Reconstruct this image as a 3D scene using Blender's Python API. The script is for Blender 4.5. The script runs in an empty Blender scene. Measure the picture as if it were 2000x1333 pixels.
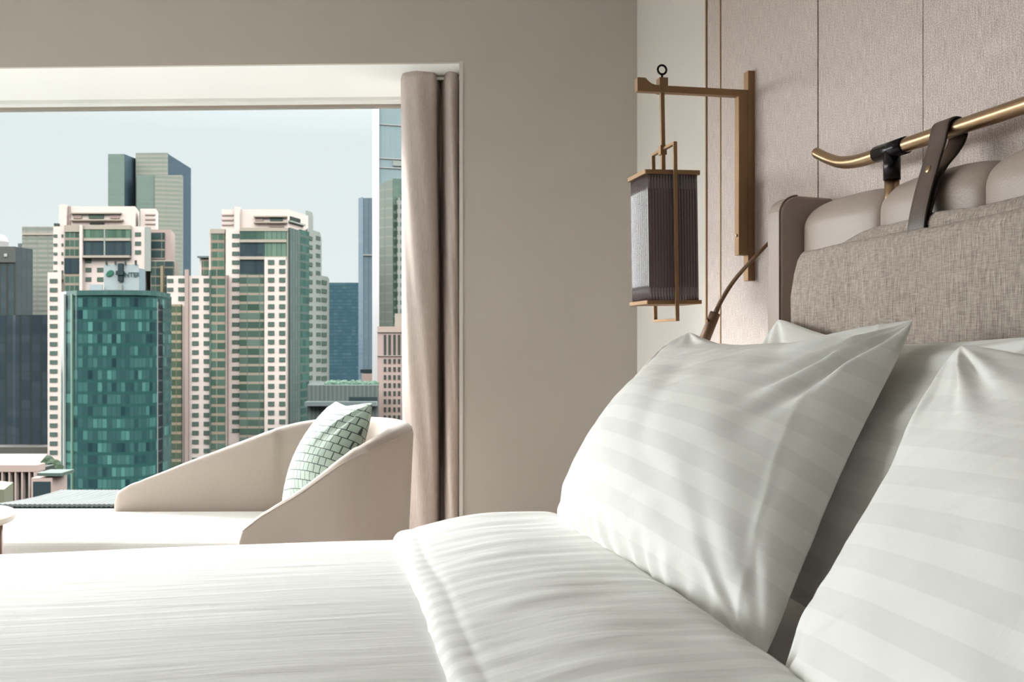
import bpy, bmesh, math, random
from mathutils import Vector, Matrix, noise
C = bpy.context.scene.collection
SC = bpy.context.scene
# ------------------------------------------------------------------ camera
TH = math.radians(11.17); F_PX = 1900.0; ZC = 1.12; CY = 666.5
RV = (math.cos(TH), -math.sin(TH)); FV = (math.sin(TH), math.cos(TH))
cam = bpy.data.cameras.new('camera'); camo = bpy.data.objects.new('camera', cam); C.objects.link(camo)
camo.location = (0, 0, ZC); camo.rotation_euler = (math.pi/2, 0, -TH)
cam.sensor_width = 36; cam.lens = F_PX/2000*36; cam.clip_start = .05; cam.clip_end = 5000
cam.dof.use_dof = True; cam.dof.focus_distance = 2.1; cam.dof.aperture_fstop = 14.0
SC.camera = camo
# ------------------------------------------------------------------ view
vs = SC.view_settings; vs.view_transform = 'Standard'; vs.look = 'None'; vs.gamma = 1; vs.exposure = 0.0; vs.use_curve_mapping = False
SC.cycles.use_denoising = True; SC.cycles.max_bounces = 10; SC.cycles.diffuse_bounces = 6
SC.cycles.transparent_max_bounces = 16
SC.cycles.sample_clamp_indirect = 8
# ------------------------------------------------------------------ sky and sun
W = bpy.data.worlds.new('sky'); SC.world = W; W.use_nodes = True
nt = W.node_tree; nt.nodes.clear()
def N(nt, t, **k):
    n = nt.nodes.new(t)
    for a, b in k.items(): setattr(n, a, b)
    return n
o_ = N(nt, 'ShaderNodeOutputWorld'); bg = N(nt, 'ShaderNodeBackground'); nt.links.new(bg.outputs[0], o_.inputs[0])
tc = N(nt, 'ShaderNodeTexCoord'); sx = N(nt, 'ShaderNodeSeparateXYZ'); nt.links.new(tc.outputs['Generated'], sx.inputs[0])
rp = N(nt, 'ShaderNodeValToRGB'); nt.links.new(sx.outputs[2], rp.inputs[0])
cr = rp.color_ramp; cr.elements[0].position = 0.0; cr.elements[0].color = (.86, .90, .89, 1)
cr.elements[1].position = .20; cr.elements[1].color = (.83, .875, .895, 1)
for p, c in ((.30, (1.2, 1.25, 1.27, 1)), (.42, (24, 24, 24.4, 1)), (1.0, (15, 15, 15.4, 1))):  # sky above the view raised far brighter, to light the room
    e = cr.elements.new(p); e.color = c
# bright glow added to the low sky left of the view, to light the room
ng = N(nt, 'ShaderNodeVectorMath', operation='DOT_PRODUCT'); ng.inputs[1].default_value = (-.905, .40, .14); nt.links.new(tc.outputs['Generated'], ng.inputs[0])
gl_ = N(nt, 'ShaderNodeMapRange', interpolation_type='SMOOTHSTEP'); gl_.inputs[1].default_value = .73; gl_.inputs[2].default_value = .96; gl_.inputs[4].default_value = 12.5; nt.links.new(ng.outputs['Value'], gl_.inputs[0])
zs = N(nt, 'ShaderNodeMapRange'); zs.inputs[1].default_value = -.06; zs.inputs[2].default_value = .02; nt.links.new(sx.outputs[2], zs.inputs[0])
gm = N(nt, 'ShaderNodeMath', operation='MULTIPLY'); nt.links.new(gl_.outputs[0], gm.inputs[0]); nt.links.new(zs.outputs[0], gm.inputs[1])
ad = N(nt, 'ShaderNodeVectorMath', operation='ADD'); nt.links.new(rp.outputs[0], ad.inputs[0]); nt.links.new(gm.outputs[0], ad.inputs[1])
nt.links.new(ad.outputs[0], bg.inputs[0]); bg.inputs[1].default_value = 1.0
su = bpy.data.lights.new('sun', 'SUN'); suo = bpy.data.objects.new('sun', su); C.objects.link(suo)
su.energy = 8.0; su.angle = math.radians(14); su.color = (1.0, .985, .96)
sd = Vector((-.62, .78, math.tan(math.radians(25)))).normalized()       # direction towards the sun
suo.rotation_euler = sd.to_track_quat('Z', 'Y').to_euler(); suo.location = (-8, 12, 8)
# the square ceiling fill light added outside the view to brighten the room
for lx, ly, pw in ((-3.1, .7, 3),):
    al = bpy.data.lights.new('ceiling fill light', 'AREA'); al.shape = 'SQUARE'; al.size = .9; al.energy = pw; al.color = (1.0, .97, .93)
    ao = bpy.data.objects.new('ceiling_fill_lamp', al); C.objects.link(ao); ao.location = (lx, ly, 2.70)
# ------------------------------------------------------------------ helpers
def RD(r, d, z=0.): return Vector((r*RV[0]+d*FV[0], r*RV[1]+d*FV[1], z))
def zz(py, d): return ZC-(py-CY)/F_PX*d
def rr(px, d): return (px-1000)/F_PX*d
def PX(px, py, d): return RD(rr(px, d), d, zz(py, d))
def mesh(name, vs_, fs, mat, parent=None, smooth=False, uv=None, bevel=0, seg=2):
    me = bpy.data.meshes.new(name); me.from_pydata([tuple(v) for v in vs_], [], fs); me.update()
    if smooth:
        for p in me.polygons: p.use_smooth = True
    if uv:
        l = me.uv_layers.new(name='uv')
        for lp in me.loops: l.data[lp.index].uv = uv[lp.vertex_index]
    if mat: me.materials.append(mat)
    o = bpy.data.objects.new(name, me); C.objects.link(o)
    bm = bmesh.new(); bm.from_mesh(me); bmesh.ops.recalc_face_normals(bm, faces=bm.faces); bm.to_mesh(me); bm.free()
    if parent is not None: attach(o, parent)
    if bevel:
        m = o.modifiers.new('edge', 'BEVEL'); m.width = bevel; m.segments = seg; m.limit_method = 'ANGLE'; m.angle_limit = math.radians(40)
        m.harden_normals = False
        for p in me.polygons: p.use_smooth = False
    return o
def attach(o, parent):
    o.parent = parent
    o.matrix_parent_inverse = Matrix.Translation(-parent.location) if parent.type == 'EMPTY' else Matrix.Identity(4)
def thing(name, label, cat, loc, group=None):
    o = bpy.data.objects.new(name, None); C.objects.link(o); o.location = loc; o.empty_display_size = .1
    o['label'] = label; o['category'] = cat
    if group: o['group'] = group
    return o
def tag(o, label, cat, group=None, kind=None):
    o['label'] = label; o['category'] = cat
    if group: o['group'] = group
    if kind: o['kind'] = kind
    return o
def struct(o, label=None):
    o['kind'] = 'structure'
    if label: o['label'] = label
    return o
BF = [(0,1,2,3),(7,6,5,4),(0,4,5,1),(1,5,6,2),(2,6,7,3),(3,7,4,0)]
def box(name, x0,x1,y0,y1,z0,z1, mat, parent=None, bevel=0, seg=2):
    v = [(x0,y0,z0),(x1,y0,z0),(x1,y1,z0),(x0,y1,z0),(x0,y0,z1),(x1,y0,z1),(x1,y1,z1),(x0,y1,z1)]
    return mesh(name, v, BF, mat, parent, bevel=bevel, seg=seg)
def rbox(name, r0,r1,d0,d1,z0,z1, mat, parent=None, bevel=0):
    v = [RD(r,d,z) for z in (z0,z1) for r,d in ((r0,d0),(r1,d0),(r1,d1),(r0,d1))]
    return mesh(name, v, BF, mat, parent, bevel=bevel)
def prism(name, poly, z0, z1, mat, parent=None, bevel=0):
    n = len(poly); v = [Vector((p[0],p[1],z0)) for p in poly]+[Vector((p[0],p[1],z1)) for p in poly]
    f = [tuple(range(n)), tuple(range(2*n-1, n-1, -1))]+[(i,(i+1)%n,(i+1)%n+n,i+n) for i in range(n)]
    return mesh(name, v, f, mat, parent, bevel=bevel)
def tube_data(path, rad, seg=16, caps=True):
    P = [Vector(p) for p in path]; n = len(P); R = rad if isinstance(rad, (list, tuple)) else [rad]*n
    vs_, fs = [], []; prev = None
    for i in range(n):
        t = (P[min(i+1,n-1)]-P[max(i-1,0)]).normalized()
        if prev is None:
            a = Vector((0,0,1)) if abs(t.z) < .9 else Vector((1,0,0)); nn = t.cross(a).normalized()
        else: nn = (prev-t*prev.dot(t)).normalized()
        prev = nn; b = t.cross(nn)
        for k in range(seg):
            an = 2*math.pi*k/seg; vs_.append(P[i]+(nn*math.cos(an)+b*math.sin(an))*R[i])
    for i in range(n-1):
        for k in range(seg): fs.append((i*seg+k, i*seg+(k+1)%seg, (i+1)*seg+(k+1)%seg, (i+1)*seg+k))
    if caps: fs.append(tuple(range(seg))); fs.append(tuple(range(n*seg-1, (n-1)*seg-1, -1)))
    return vs_, fs
def tube(name, path, rad, mat, parent=None, seg=16, caps=True):
    v, f = tube_data(path, rad, seg, caps); o = mesh(name, v, f, mat, parent)
    for p in o.data.polygons: p.use_smooth = len(p.vertices) == 4
    return o
def lathe(name, prof, c, mat, parent=None, seg=40):
    vs_, fs = [], []; n = len(prof)
    for k in range(seg):
        a = 2*math.pi*k/seg
        for (q, z) in prof: vs_.append((c[0]+q*math.cos(a), c[1]+q*math.sin(a), c[2]+z))
    for k in range(seg):
        for i in range(n-1): fs.append((k*n+i, ((k+1)%seg)*n+i, ((k+1)%seg)*n+i+1, k*n+i+1))
    fs.append(tuple(k*n for k in range(seg))); fs.append(tuple(k*n+n-1 for k in range(seg)))
    return mesh(name, vs_, fs, mat, parent)
def cat_rom(pts, n=8):
    out = []; P = [Vector(p) for p in pts]
    for i in range(len(P)-1):
        a = P[max(i-1,0)]; b = P[i]; c = P[i+1]; d = P[min(i+2,len(P)-1)]
        for k in range(n):
            t = k/n; out.append(.5*((2*b)+(c-a)*t+(2*a-5*b+4*c-d)*t*t+(3*b-a-3*c+d)*t**3))
    out.append(P[-1]); return out
def sm(a, b, x):
    t = max(0., min(1., (x-a)/(b-a))); return t*t*(3-2*t)
def lerp_tab(tab, x):
    if x <= tab[0][0]: return tab[0][1]
    for (a, va), (b, vb) in zip(tab, tab[1:]):
        if x <= b: return va+(vb-va)*(x-a)/(b-a)
    return tab[-1][1]
# ------------------------------------------------------------------ materials
CK = 1.0
def pbr(name, col, rough=.6, metal=0., bump=0., bscale=200., stretch=(1,1,1), var=0., vscale=5., spec=.5, sheen=0., coat=0.):
    col = tuple(c*CK for c in col); spec *= CK
    m = bpy.data.materials.new(name); m.use_nodes = True; t = m.node_tree; b = t.nodes['Principled BSDF']
    b.inputs['Base Color'].default_value = (*col, 1); b.inputs['Roughness'].default_value = rough; b.inputs['Metallic'].default_value = metal
    b.inputs['Specular IOR Level'].default_value = spec; b.inputs['Sheen Weight'].default_value = sheen; b.inputs['Coat Weight'].default_value = coat
    tc = N(t, 'ShaderNodeTexCoord')
    if var:
        n = N(t, 'ShaderNodeTexNoise'); n.inputs['Scale'].default_value = vscale; n.inputs['Detail'].default_value = 4
        mp = N(t, 'ShaderNodeMapping'); mp.inputs['Scale'].default_value = stretch
        t.links.new(tc.outputs['Object'], mp.inputs[0]); t.links.new(mp.outputs[0], n.inputs[0])
        mx = N(t, 'ShaderNodeMix', data_type='RGBA'); mx.inputs[6].default_value = (*[c*(1-var) for c in col], 1); mx.inputs[7].default_value = (*[min(1, c*(1+var)) for c in col], 1)
        t.links.new(n.outputs[0], mx.inputs[0]); t.links.new(mx.outputs[2], b.inputs['Base Color'])
    if bump:
        n = N(t, 'ShaderNodeTexNoise'); n.inputs['Scale'].default_value = bscale; n.inputs['Detail'].default_value = 3
        mp = N(t, 'ShaderNodeMapping'); mp.inputs['Scale'].default_value = stretch
        t.links.new(tc.outputs['Object'], mp.inputs[0]); t.links.new(mp.outputs[0], n.inputs[0])
        bp = N(t, 'ShaderNodeBump'); bp.inputs['Strength'].default_value = bump; bp.inputs['Distance'].default_value = .002
        t.links.new(n.outputs[0], bp.inputs['Height']); t.links.new(bp.outputs[0], b.inputs['Normal'])
    return m
def math_(t, op, a, b=None, c=None):
    n = N(t, 'ShaderNodeMath', operation=op)
    for i, v in enumerate((a, b, c)):
        if v is None: continue
        if isinstance(v, (int, float)): n.inputs[i].default_value = v
        else: t.links.new(v, n.inputs[i])
    return n.outputs[0]
def mixc(t, f, a, b):
    n = N(t, 'ShaderNodeMix', data_type='RGBA')
    for i, v in ((0, f), (6, a), (7, b)):
        if isinstance(v, (tuple,)): n.inputs[i].default_value = (*v[:3], 1)
        elif isinstance(v, (int, float)): n.inputs[i].default_value = v
        else: t.links.new(v, n.inputs[i])
    return n.outputs[2]
def linen(name, period, axis, amp=.07, col=(.83, .82, .785), wr=.25, stretch=(1, 1, 1)):
    """white sateen with woven stripes; axis 0/1 = which uv axis the stripes step along"""
    m = bpy.data.materials.new(name); m.use_nodes = True; t = m.node_tree; b = t.nodes['Principled BSDF']
    uv = N(t, 'ShaderNodeUVMap'); s = N(t, 'ShaderNodeSeparateXYZ'); t.links.new(uv.outputs[0], s.inputs[0])
    f = math_(t, 'FRACT', math_(t, 'DIVIDE', s.outputs[axis], period))
    d = math_(t, 'ABSOLUTE', math_(t, 'SUBTRACT', f, .5))
    st = N(t, 'ShaderNodeMapRange', interpolation_type='SMOOTHSTEP'); st.inputs[1].default_value = .235; st.inputs[2].default_value = .265
    t.links.new(d, st.inputs[0])
    c = mixc(t, st.outputs[0], col, tuple(x*(1-amp*2) for x in col)); t.links.new(c, b.inputs['Base Color'])
    r = math_(t, 'MULTIPLY_ADD', st.outputs[0], .2, .6); t.links.new(r, b.inputs['Roughness'])
    b.inputs['Sheen Weight'].default_value = .15; b.inputs['Specular IOR Level'].default_value = .2
    tc = N(t, 'ShaderNodeTexCoord'); n1 = N(t, 'ShaderNodeTexNoise'); n1.inputs['Scale'].default_value = 9; n1.inputs['Detail'].default_value = 5; n1.inputs['Distortion'].default_value = .6
    n2 = N(t, 'ShaderNodeTexNoise'); n2.inputs['Scale'].default_value = 900
    ms = N(t, 'ShaderNodeMapping'); ms.inputs['Scale'].default_value = stretch; t.links.new(tc.outputs['Object'], ms.inputs[0]); t.links.new(ms.outputs[0], n1.inputs[0]); t.links.new(tc.outputs['Object'], n2.inputs[0])
    h = math_(t, 'ADD', math_(t, 'MULTIPLY', n1.outputs[0], 5.), math_(t, 'MULTIPLY', n2.outputs[0], .12))
    bp = N(t, 'ShaderNodeBump'); bp.inputs['Strength'].default_value = wr; bp.inputs['Distance'].default_value = .003
    t.links.new(h, bp.inputs['Height']); t.links.new(bp.outputs[0], b.inputs['Normal'])
    return m
def weave(name, c1, c2, su_, sv, bump=.5, coarse=.3):
    m = bpy.data.materials.new(name); m.use_nodes = True; t = m.node_tree; b = t.nodes['Principled BSDF']
    tc = N(t, 'ShaderNodeTexCoord'); outs = []
    for sc in ((1, su_, sv*.06), (1, su_*.06, sv)):
        mp = N(t, 'ShaderNodeMapping'); mp.inputs['Scale'].default_value = (200, sc[1], sc[2]); n = N(t, 'ShaderNodeTexNoise'); n.inputs['Scale'].default_value = 1; n.inputs['Detail'].default_value = 2
        t.links.new(tc.outputs['Object'], mp.inputs[0]); t.links.new(mp.outputs[0], n.inputs[0]); outs.append(n.outputs[0])
    s = math_(t, 'ADD', math_(t, 'MULTIPLY', outs[0], .68), math_(t, 'MULTIPLY', outs[1], .32))
    mr = N(t, 'ShaderNodeMapRange'); mr.inputs[1].default_value = .5-coarse/2; mr.inputs[2].default_value = .5+coarse/2; t.links.new(s, mr.inputs[0])
    t.links.new(mixc(t, mr.outputs[0], c1, c2), b.inputs['Base Color']); b.inputs['Roughness'].default_value = .9; b.inputs['Specular IOR Level'].default_value = .15
    bp = N(t, 'ShaderNodeBump'); bp.inputs['Strength'].default_value = bump; bp.inputs['Distance'].default_value = .002
    t.links.new(s, bp.inputs['Height']); t.links.new(bp.outputs[0], b.inputs['Normal'])
    return m
def facade(name, glass, alt, span, pz, z0, frac, pr, mull=.12, mcol=None, rnd=.5, rough=.25, off=0., pw=2., bigk=.25, bigs=.35):
    """curtain wall: glass with floor bands every pz metres and mullions every pr metres"""
    glass, alt, span = (tuple(c*CK for c in q_) for q_ in (glass, alt, span))
    if mcol: mcol = tuple(c*CK for c in mcol)
    m = bpy.data.materials.new(name); m.use_nodes = True; t = m.node_tree; b = t.nodes['Principled BSDF']
    g = N(t, 'ShaderNodeNewGeometry'); s = N(t, 'ShaderNodeSeparateXYZ'); t.links.new(g.outputs['Position'], s.inputs[0])
    r = math_(t, 'ADD', math_(t, 'MULTIPLY', s.outputs[0], RV[0]), math_(t, 'MULTIPLY', s.outputs[1], RV[1]))
    dd = math_(t, 'ADD', math_(t, 'MULTIPLY', s.outputs[0], FV[0]*.7), math_(t, 'MULTIPLY', s.outputs[1], FV[1]*.7))
    r = math_(t, 'ADD', r, math_(t, 'ADD', dd, 3000+off))
    zq = math_(t, 'DIVIDE', math_(t, 'ADD', s.outputs[2], 3000*pz-z0), pz); rq = math_(t, 'DIVIDE', r, pr)
    fz = math_(t, 'FRACT', zq); fr = math_(t, 'FRACT', rq)
    cv = N(t, 'ShaderNodeCombineXYZ'); t.links.new(math_(t, 'FLOOR', zq), cv.inputs[0]); t.links.new(math_(t, 'FLOOR', rq), cv.inputs[1])
    wn = N(t, 'ShaderNodeTexWhiteNoise'); t.links.new(cv.outputs[0], wn.inputs[0])
    big = N(t, 'ShaderNodeTexNoise'); big.inputs['Scale'].default_value = bigs; t.links.new(cv.outputs[0], big.inputs[0])
    q = math_(t, 'MULTIPLY', math_(t, 'POWER', wn.outputs[0], pw), rnd); q = math_(t, 'MULTIPLY_ADD', math_(t, 'SUBTRACT', big.outputs[0], .5), bigk*3, math_(t, 'ADD', q, bigk*.5))
    c = mixc(t, q, glass, alt)
    sp = math_(t, 'LESS_THAN', fz, frac); c = mixc(t, sp, c, span)
    if mull: c = mixc(t, math_(t, 'LESS_THAN', fr, mull), c, mcol or span)
    t.links.new(c, b.inputs['Base Color']); b.inputs['Roughness'].default_value = rough; b.inputs['Specular IOR Level'].default_value = .12*CK
    return m
M = {}
M['paint'] = pbr('painted wall', (.53, .485, .435), .85, bump=.25, bscale=350, stretch=(1,1,.35))
M['paint_side'] = pbr('painted side wall', (.66, .62, .575), .85, bump=.15, bscale=350)
M['ceiling'] = pbr('ceiling paint', (.66, .65, .63), .9, bump=.05)
M['soffit'] = pbr('white soffit', (.92, .92, .90), .7, bump=.03)
M['frame'] = pbr('window frame', (.74, .75, .72), .45, bump=.02)
M['frame_dark'] = pbr('window gasket', (.30, .26, .22), .5, bump=.02)
M['floor'] = pbr('grey beige carpet', (.30, .285, .265), .95, var=.12, vscale=40, bump=.4)
M['brass'] = pbr('brushed brass', (.42, .27, .135), .33, 1., bump=.08, bscale=500, stretch=(.1,.1,3))
M['brass_rail'] = pbr('satin brass rail', (.42, .28, .165), .28, 1., bump=.03, bscale=400, stretch=(3,.1,3))
M['lamp_dark'] = pbr('dark bronze', (.17, .10, .06), .42, .5, bump=.05, bscale=300)
M['lamp_metal'] = pbr('bronzed brass', (.34, .215, .125), .55, 1., bump=.05, bscale=300)
M['lamp_pale'] = pbr('champagne brass', (.55, .40, .24), .4, .8, bump=.05, bscale=300)  # paler brass for the bracket leg's screw
M['black'] = pbr('black metal', (.018, .016, .018), .22, .6, var=.1)
M['dark_gap'] = pbr('dark joint', (.03, .022, .018), .8, bump=.02)
M['leather'] = pbr('taupe leather', (.40, .325, .28), .36, bump=.3, bscale=260, var=.06, vscale=8, spec=.45)
M['leather_seam'] = pbr('leather seam', (.25, .17, .13), .5, bump=.1)
M['strap'] = pbr('brown leather strap', (.085, .052, .038), .45, bump=.3, bscale=300, coat=.1)
M['strap_edge'] = pbr('strap edge', (.03, .018, .012), .5, bump=.1)
M['linen_cover'] = weave('greige linen weave', (.17, .13, .112), (.61, .53, .465), 760, 560, .6, .42)
M['white'] = linen('striped sateen pillow', .066, 1, .032)
M['duvet'] = linen('striped sateen duvet', .056, 1, .045, wr=.2, col=(.87, .865, .84), stretch=(.5, 2.2, 1))
M['duvet_flat'] = linen('plain sateen duvet', .056, 1, .005, wr=.26, col=(.89, .885, .865), stretch=(.35, 3.0, 1))
M['mattress'] = pbr('mattress ticking', (.78, .77, .74), .8, bump=.1)
M['bedbase'] = pbr('bed base fabric', (.33, .28, .24), .8, bump=.3)
M['chaise'] = pbr('beige boucle', (.47, .39, .335), .9, bump=.5, bscale=420, sheen=.3)
M['chaise_seat'] = pbr('ivory seat fabric', (.82, .80, .76), .85, bump=.3, bscale=420, sheen=.3)
M['wood'] = pbr('walnut', (.19, .085, .045), .45, var=.3, vscale=10, stretch=(1,1,.1), bump=.1)
M['table'] = pbr('cream lacquer', (.70, .62, .55), .4, bump=.02)
M['curtain'] = weave('curtain weave', (.46, .385, .35), (.64, .56, .52), 500, 300, .4, .5)
def wall_fabric():
    m = pbr('metallic wall fabric', (.5, .45, .4), .55); t = m.node_tree; b = t.nodes['Principled BSDF']
    tc = N(t, 'ShaderNodeTexCoord')
    n = N(t, 'ShaderNodeTexNoise'); n.inputs['Scale'].default_value = 370; n.inputs['Detail'].default_value = 3
    n2 = N(t, 'ShaderNodeTexNoise'); n2.inputs['Scale'].default_value = 1; mp = N(t, 'ShaderNodeMapping'); mp.inputs['Scale'].default_value = (300, 420, 25)
    t.links.new(tc.outputs['Object'], n.inputs[0]); t.links.new(tc.outputs['Object'], mp.inputs[0]); t.links.new(mp.outputs[0], n2.inputs[0])
    s = math_(t, 'ADD', math_(t, 'MULTIPLY', n.outputs[0], .65), math_(t, 'MULTIPLY', n2.outputs[0], .35))
    mr = N(t, 'ShaderNodeMapRange'); mr.inputs[1].default_value = .40; mr.inputs[2].default_value = .63; t.links.new(s, mr.inputs[0])
    t.links.new(mixc(t, mr.outputs[0], (.36, .28, .255), (.74, .65, .60)), b.inputs['Base Color'])
    t.links.new(math_(t, 'MULTIPLY', mr.outputs[0], .35), b.inputs['Metallic'])
    bp = N(t, 'ShaderNodeBump'); bp.inputs['Strength'].default_value = .4; bp.inputs['Distance'].default_value = .002
    t.links.new(s, bp.inputs['Height']); t.links.new(bp.outputs[0], b.inputs['Normal'])
    return m
M['wallfab'] = wall_fabric()
def pane_glass():
    m = bpy.data.materials.new('clear glazing'); m.use_nodes = True; t = m.node_tree; t.nodes.clear()
    o = N(t, 'ShaderNodeOutputMaterial'); mx = N(t, 'ShaderNodeMixShader'); tr = N(t, 'ShaderNodeBsdfTransparent'); gl = N(t, 'ShaderNodeBsdfGlossy'); gl.inputs['Roughness'].default_value = .02
    tr.inputs[0].default_value = (.96, .985, .98, 1)
    fr = N(t, 'ShaderNodeFresnel'); fr.inputs[0].default_value = 1.12
    t.links.new(fr.outputs[0], mx.inputs[0]); t.links.new(tr.outputs[0], mx.inputs[1]); t.links.new(gl.outputs[0], mx.inputs[2]); t.links.new(mx.outputs[0], o.inputs[0])
    return m
M['glazing'] = pane_glass()
def smoky():
    m = bpy.data.materials.new('smoky reeded glass'); m.use_nodes = True; t = m.node_tree; t.nodes.clear()
    o = N(t, 'ShaderNodeOutputMaterial'); mx = N(t, 'ShaderNodeMixShader'); tr = N(t, 'ShaderNodeBsdfTransparent')
    b = N(t, 'ShaderNodeBsdfPrincipled'); b.inputs['Base Color'].default_value = (.20, .155, .165, 1); b.inputs['Roughness'].default_value = .05; b.inputs['IOR'].default_value = 1.9
    b.inputs['Coat Weight'].default_value = .6; b.inputs['Coat Roughness'].default_value = .03
    tr.inputs[0].default_value = (.50, .45, .47, 1); mx.inputs[0].default_value = .58
    t.links.new(tr.outputs[0], mx.inputs[1]); t.links.new(b.outputs[0], mx.inputs[2]); t.links.new(mx.outputs[0], o.inputs[0])
    return m
M['smoky'] = smoky()
M['lamp_inner'] = pbr('plum lamp diffuser', (.16, .10, .115), .5, bump=.05)
def basket():
    m = bpy.data.materials.new('mint basket weave'); m.use_nodes = True; t = m.node_tree; b = t.nodes['Principled BSDF']
    uv = N(t, 'ShaderNodeUVMap'); mp = N(t, 'ShaderNodeMapping'); mp.inputs['Rotation'].default_value = (0, 0, .06)
    t.links.new(uv.outputs[0], mp.inputs[0])
    br = N(t, 'ShaderNodeTexBrick'); t.links.new(mp.outputs[0], br.inputs[0])
    br.inputs['Scale'].default_value = 1.; br.inputs['Brick Width'].default_value = .029; br.inputs['Row Height'].default_value = .030; br.inputs['Mortar Size'].default_value = .0019; br.inputs['Mortar Smooth'].default_value = .3
    br.inputs['Color1'].default_value = (.27, .35, .29, 1); br.inputs['Color2'].default_value = (.33, .41, .34, 1); br.inputs['Mortar'].default_value = (.03, .05, .04, 1)
    t.links.new(br.outputs[0], b.inputs['Base Color']); b.inputs['Roughness'].default_value = .8; b.inputs['Sheen Weight'].default_value = .3
    bp = N(t, 'ShaderNodeBump'); bp.inputs['Strength'].default_value = .8; bp.inputs['Distance'].default_value = .004; bp.invert = True
    t.links.new(br.outputs[1], bp.inputs['Height']); t.links.new(bp.outputs[0], b.inputs['Normal'])
    return m
M['basket'] = basket()
CK = .26
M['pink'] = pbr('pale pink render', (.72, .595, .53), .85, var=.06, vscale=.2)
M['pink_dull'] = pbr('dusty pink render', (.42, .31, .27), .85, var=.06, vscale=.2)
M['beige'] = pbr('beige stone', (.40, .34, .275), .85, var=.08, vscale=.2)
M['grey_conc_shade'] = pbr('grey concrete and wall shade', (.30, .32, .285), .85, var=.08, vscale=.2)  # real grey parts, plus shade painted onto the pink towers' right sides
M['win_dark'] = pbr('dark window', (.06, .07, .06), .4, var=.35, vscale=.15, spec=.12)
M['win_green'] = pbr('green window', (.10, .14, .115), .4, var=.45, vscale=.15, spec=.12)
M['white_clad'] = pbr('white cladding', (.42, .40, .385), .6, var=.04, vscale=.3)
M['roof_grey'] = pbr('pale roof', (.14, .165, .16), .8, var=.1, vscale=.2)
M['ground'] = pbr('street', (.045, .05, .048), .9, var=.3, vscale=.05)
M['tree'] = pbr('tree leaves', (.035, .06, .03), .9, var=.5, vscale=.6)
M['mast'] = pbr('dark mast', (.012, .03, .035), .5, var=.1)
M['logo'] = pbr('green sign paint', (.02, .13, .075), .5, var=.05)
# ------------------------------------------------------------------ room shell
XW = 1.32                       # painted headboard-side wall; panels stand 20 mm proud of it
C0 = RD(rr(1245, 4.126), 4.126)  # far right corner
T22 = math.tan(math.radians(2.2))
def WL(r, back=0.): return RD(r, 4.126+(rr(1245, 4.126)-r)*T22+back)     # plan point on the window wall
def wslab(name, r0, r1, b0, b1, z0, z1, mat, parent=None, bevel=0):
    q = [WL(r0, b0), WL(r1, b0), WL(r1, b1), WL(r0, b1)]
    return prism(name, [(p.x, p.y) for p in q], z0, z1, mat, parent, bevel)
ZH = 2.311; CEIL = 2.78; RL = -4.3; RO = -.2212; REV = .60
wb = struct(wslab('wall_back', RO, .60, 0, REV+.12, 0, CEIL, M['paint']), 'greige wall beside the window')
struct(wslab('wall_back', RL, RO, 0, .02, ZH, CEIL, M['paint'], wb))
struct(wslab('wall_back', RL, RO, .02, REV+.12, ZH, CEIL, M['soffit'], wb), 'white window soffit')
wj = wslab('window_trim', RO-.004, RO+.012, -.004, .02, 0, ZH+.004, M['paint_side'], wb); struct(wj)
struct(wslab('wall_back', RL, RO, REV+.0, REV+.12, 0, .16, M['frame_dark'], wb))
wl_ = WL(RL); wr_ = WL(.60)
struct(box('wall_right', XW, XW+.15, -1.6, 4.2, 0, CEIL, M['paint_side']), 'pale painted wall behind the headboard panels')
LWY0, LWY1 = 1.9, 5.2
wlf = struct(box('wall_left', -4.15, -4.0, -1.6, LWY0, 0, CEIL, M['paint_side']), 'left wall with an added second window for side light, outside the view')
struct(box('wall_left', -4.15, -4.0, LWY1, 5.9, 0, CEIL, M['paint_side'], wlf))
struct(box('wall_left', -4.15, -4.0, LWY0, LWY1, 0, .3, M['paint_side'], wlf)); struct(box('wall_left', -4.15, -4.0, LWY0, LWY1, 2.35, CEIL, M['paint_side'], wlf))
w2 = thing('added_side_window', 'second window added unseen in the left wall for side light', 'window', (-4.07, 2.8, .3)); w2['kind'] = 'structure'; del w2['category']  # unseen window added to bring in light from the left
for (a, b, c_, d_) in ((LWY0, LWY1, .3, .35), (LWY0, LWY1, 2.30, 2.35), (LWY0, LWY0+.05, .35, 2.30), (LWY1-.05, LWY1, .35, 2.30), (3.52, 3.58, .35, 2.30)):
    box('window_frame', -4.11, -4.04, a, b, c_, d_, M['frame'], w2)['kind'] = 'structure'
box('window_glass', -4.085, -4.075, LWY0+.02, LWY1-.02, .32, 2.33, M['glazing'], w2)['kind'] = 'structure'
struct(box('wall_front', -4.15, XW+.15, -1.75, -1.6, 0, CEIL, pbr('walnut panelling', (.16, .12, .09), .6, var=.15, vscale=8, stretch=(6,1,.5))))
struct(box('floor', -4.15, XW+.15, -1.75, 5.9, -.1, 0, M['floor']))
struct(box('ceiling', -4.15, XW+.15, -1.75, 5.2, CEIL, CEIL+.1, M['ceiling']))
for lx, ly in ((-3.1, .7),):
    clt = thing('ceiling_fill_light', 'square recessed ceiling fill light with a slim white frame, added unseen to brighten the room', 'ceiling fill light', (lx, ly, CEIL))  # fixture frame around the added fill lamp
    for (a, b, c_, d_) in ((-.5, .5, -.5, -.46), (-.5, .5, .46, .5), (-.5, -.46, -.46, .46), (.46, .5, -.46, .46)):
        box('fill_light_frame', lx+a, lx+b, ly+c_, ly+d_, CEIL-.06, CEIL, M['frame'], clt)
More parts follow.
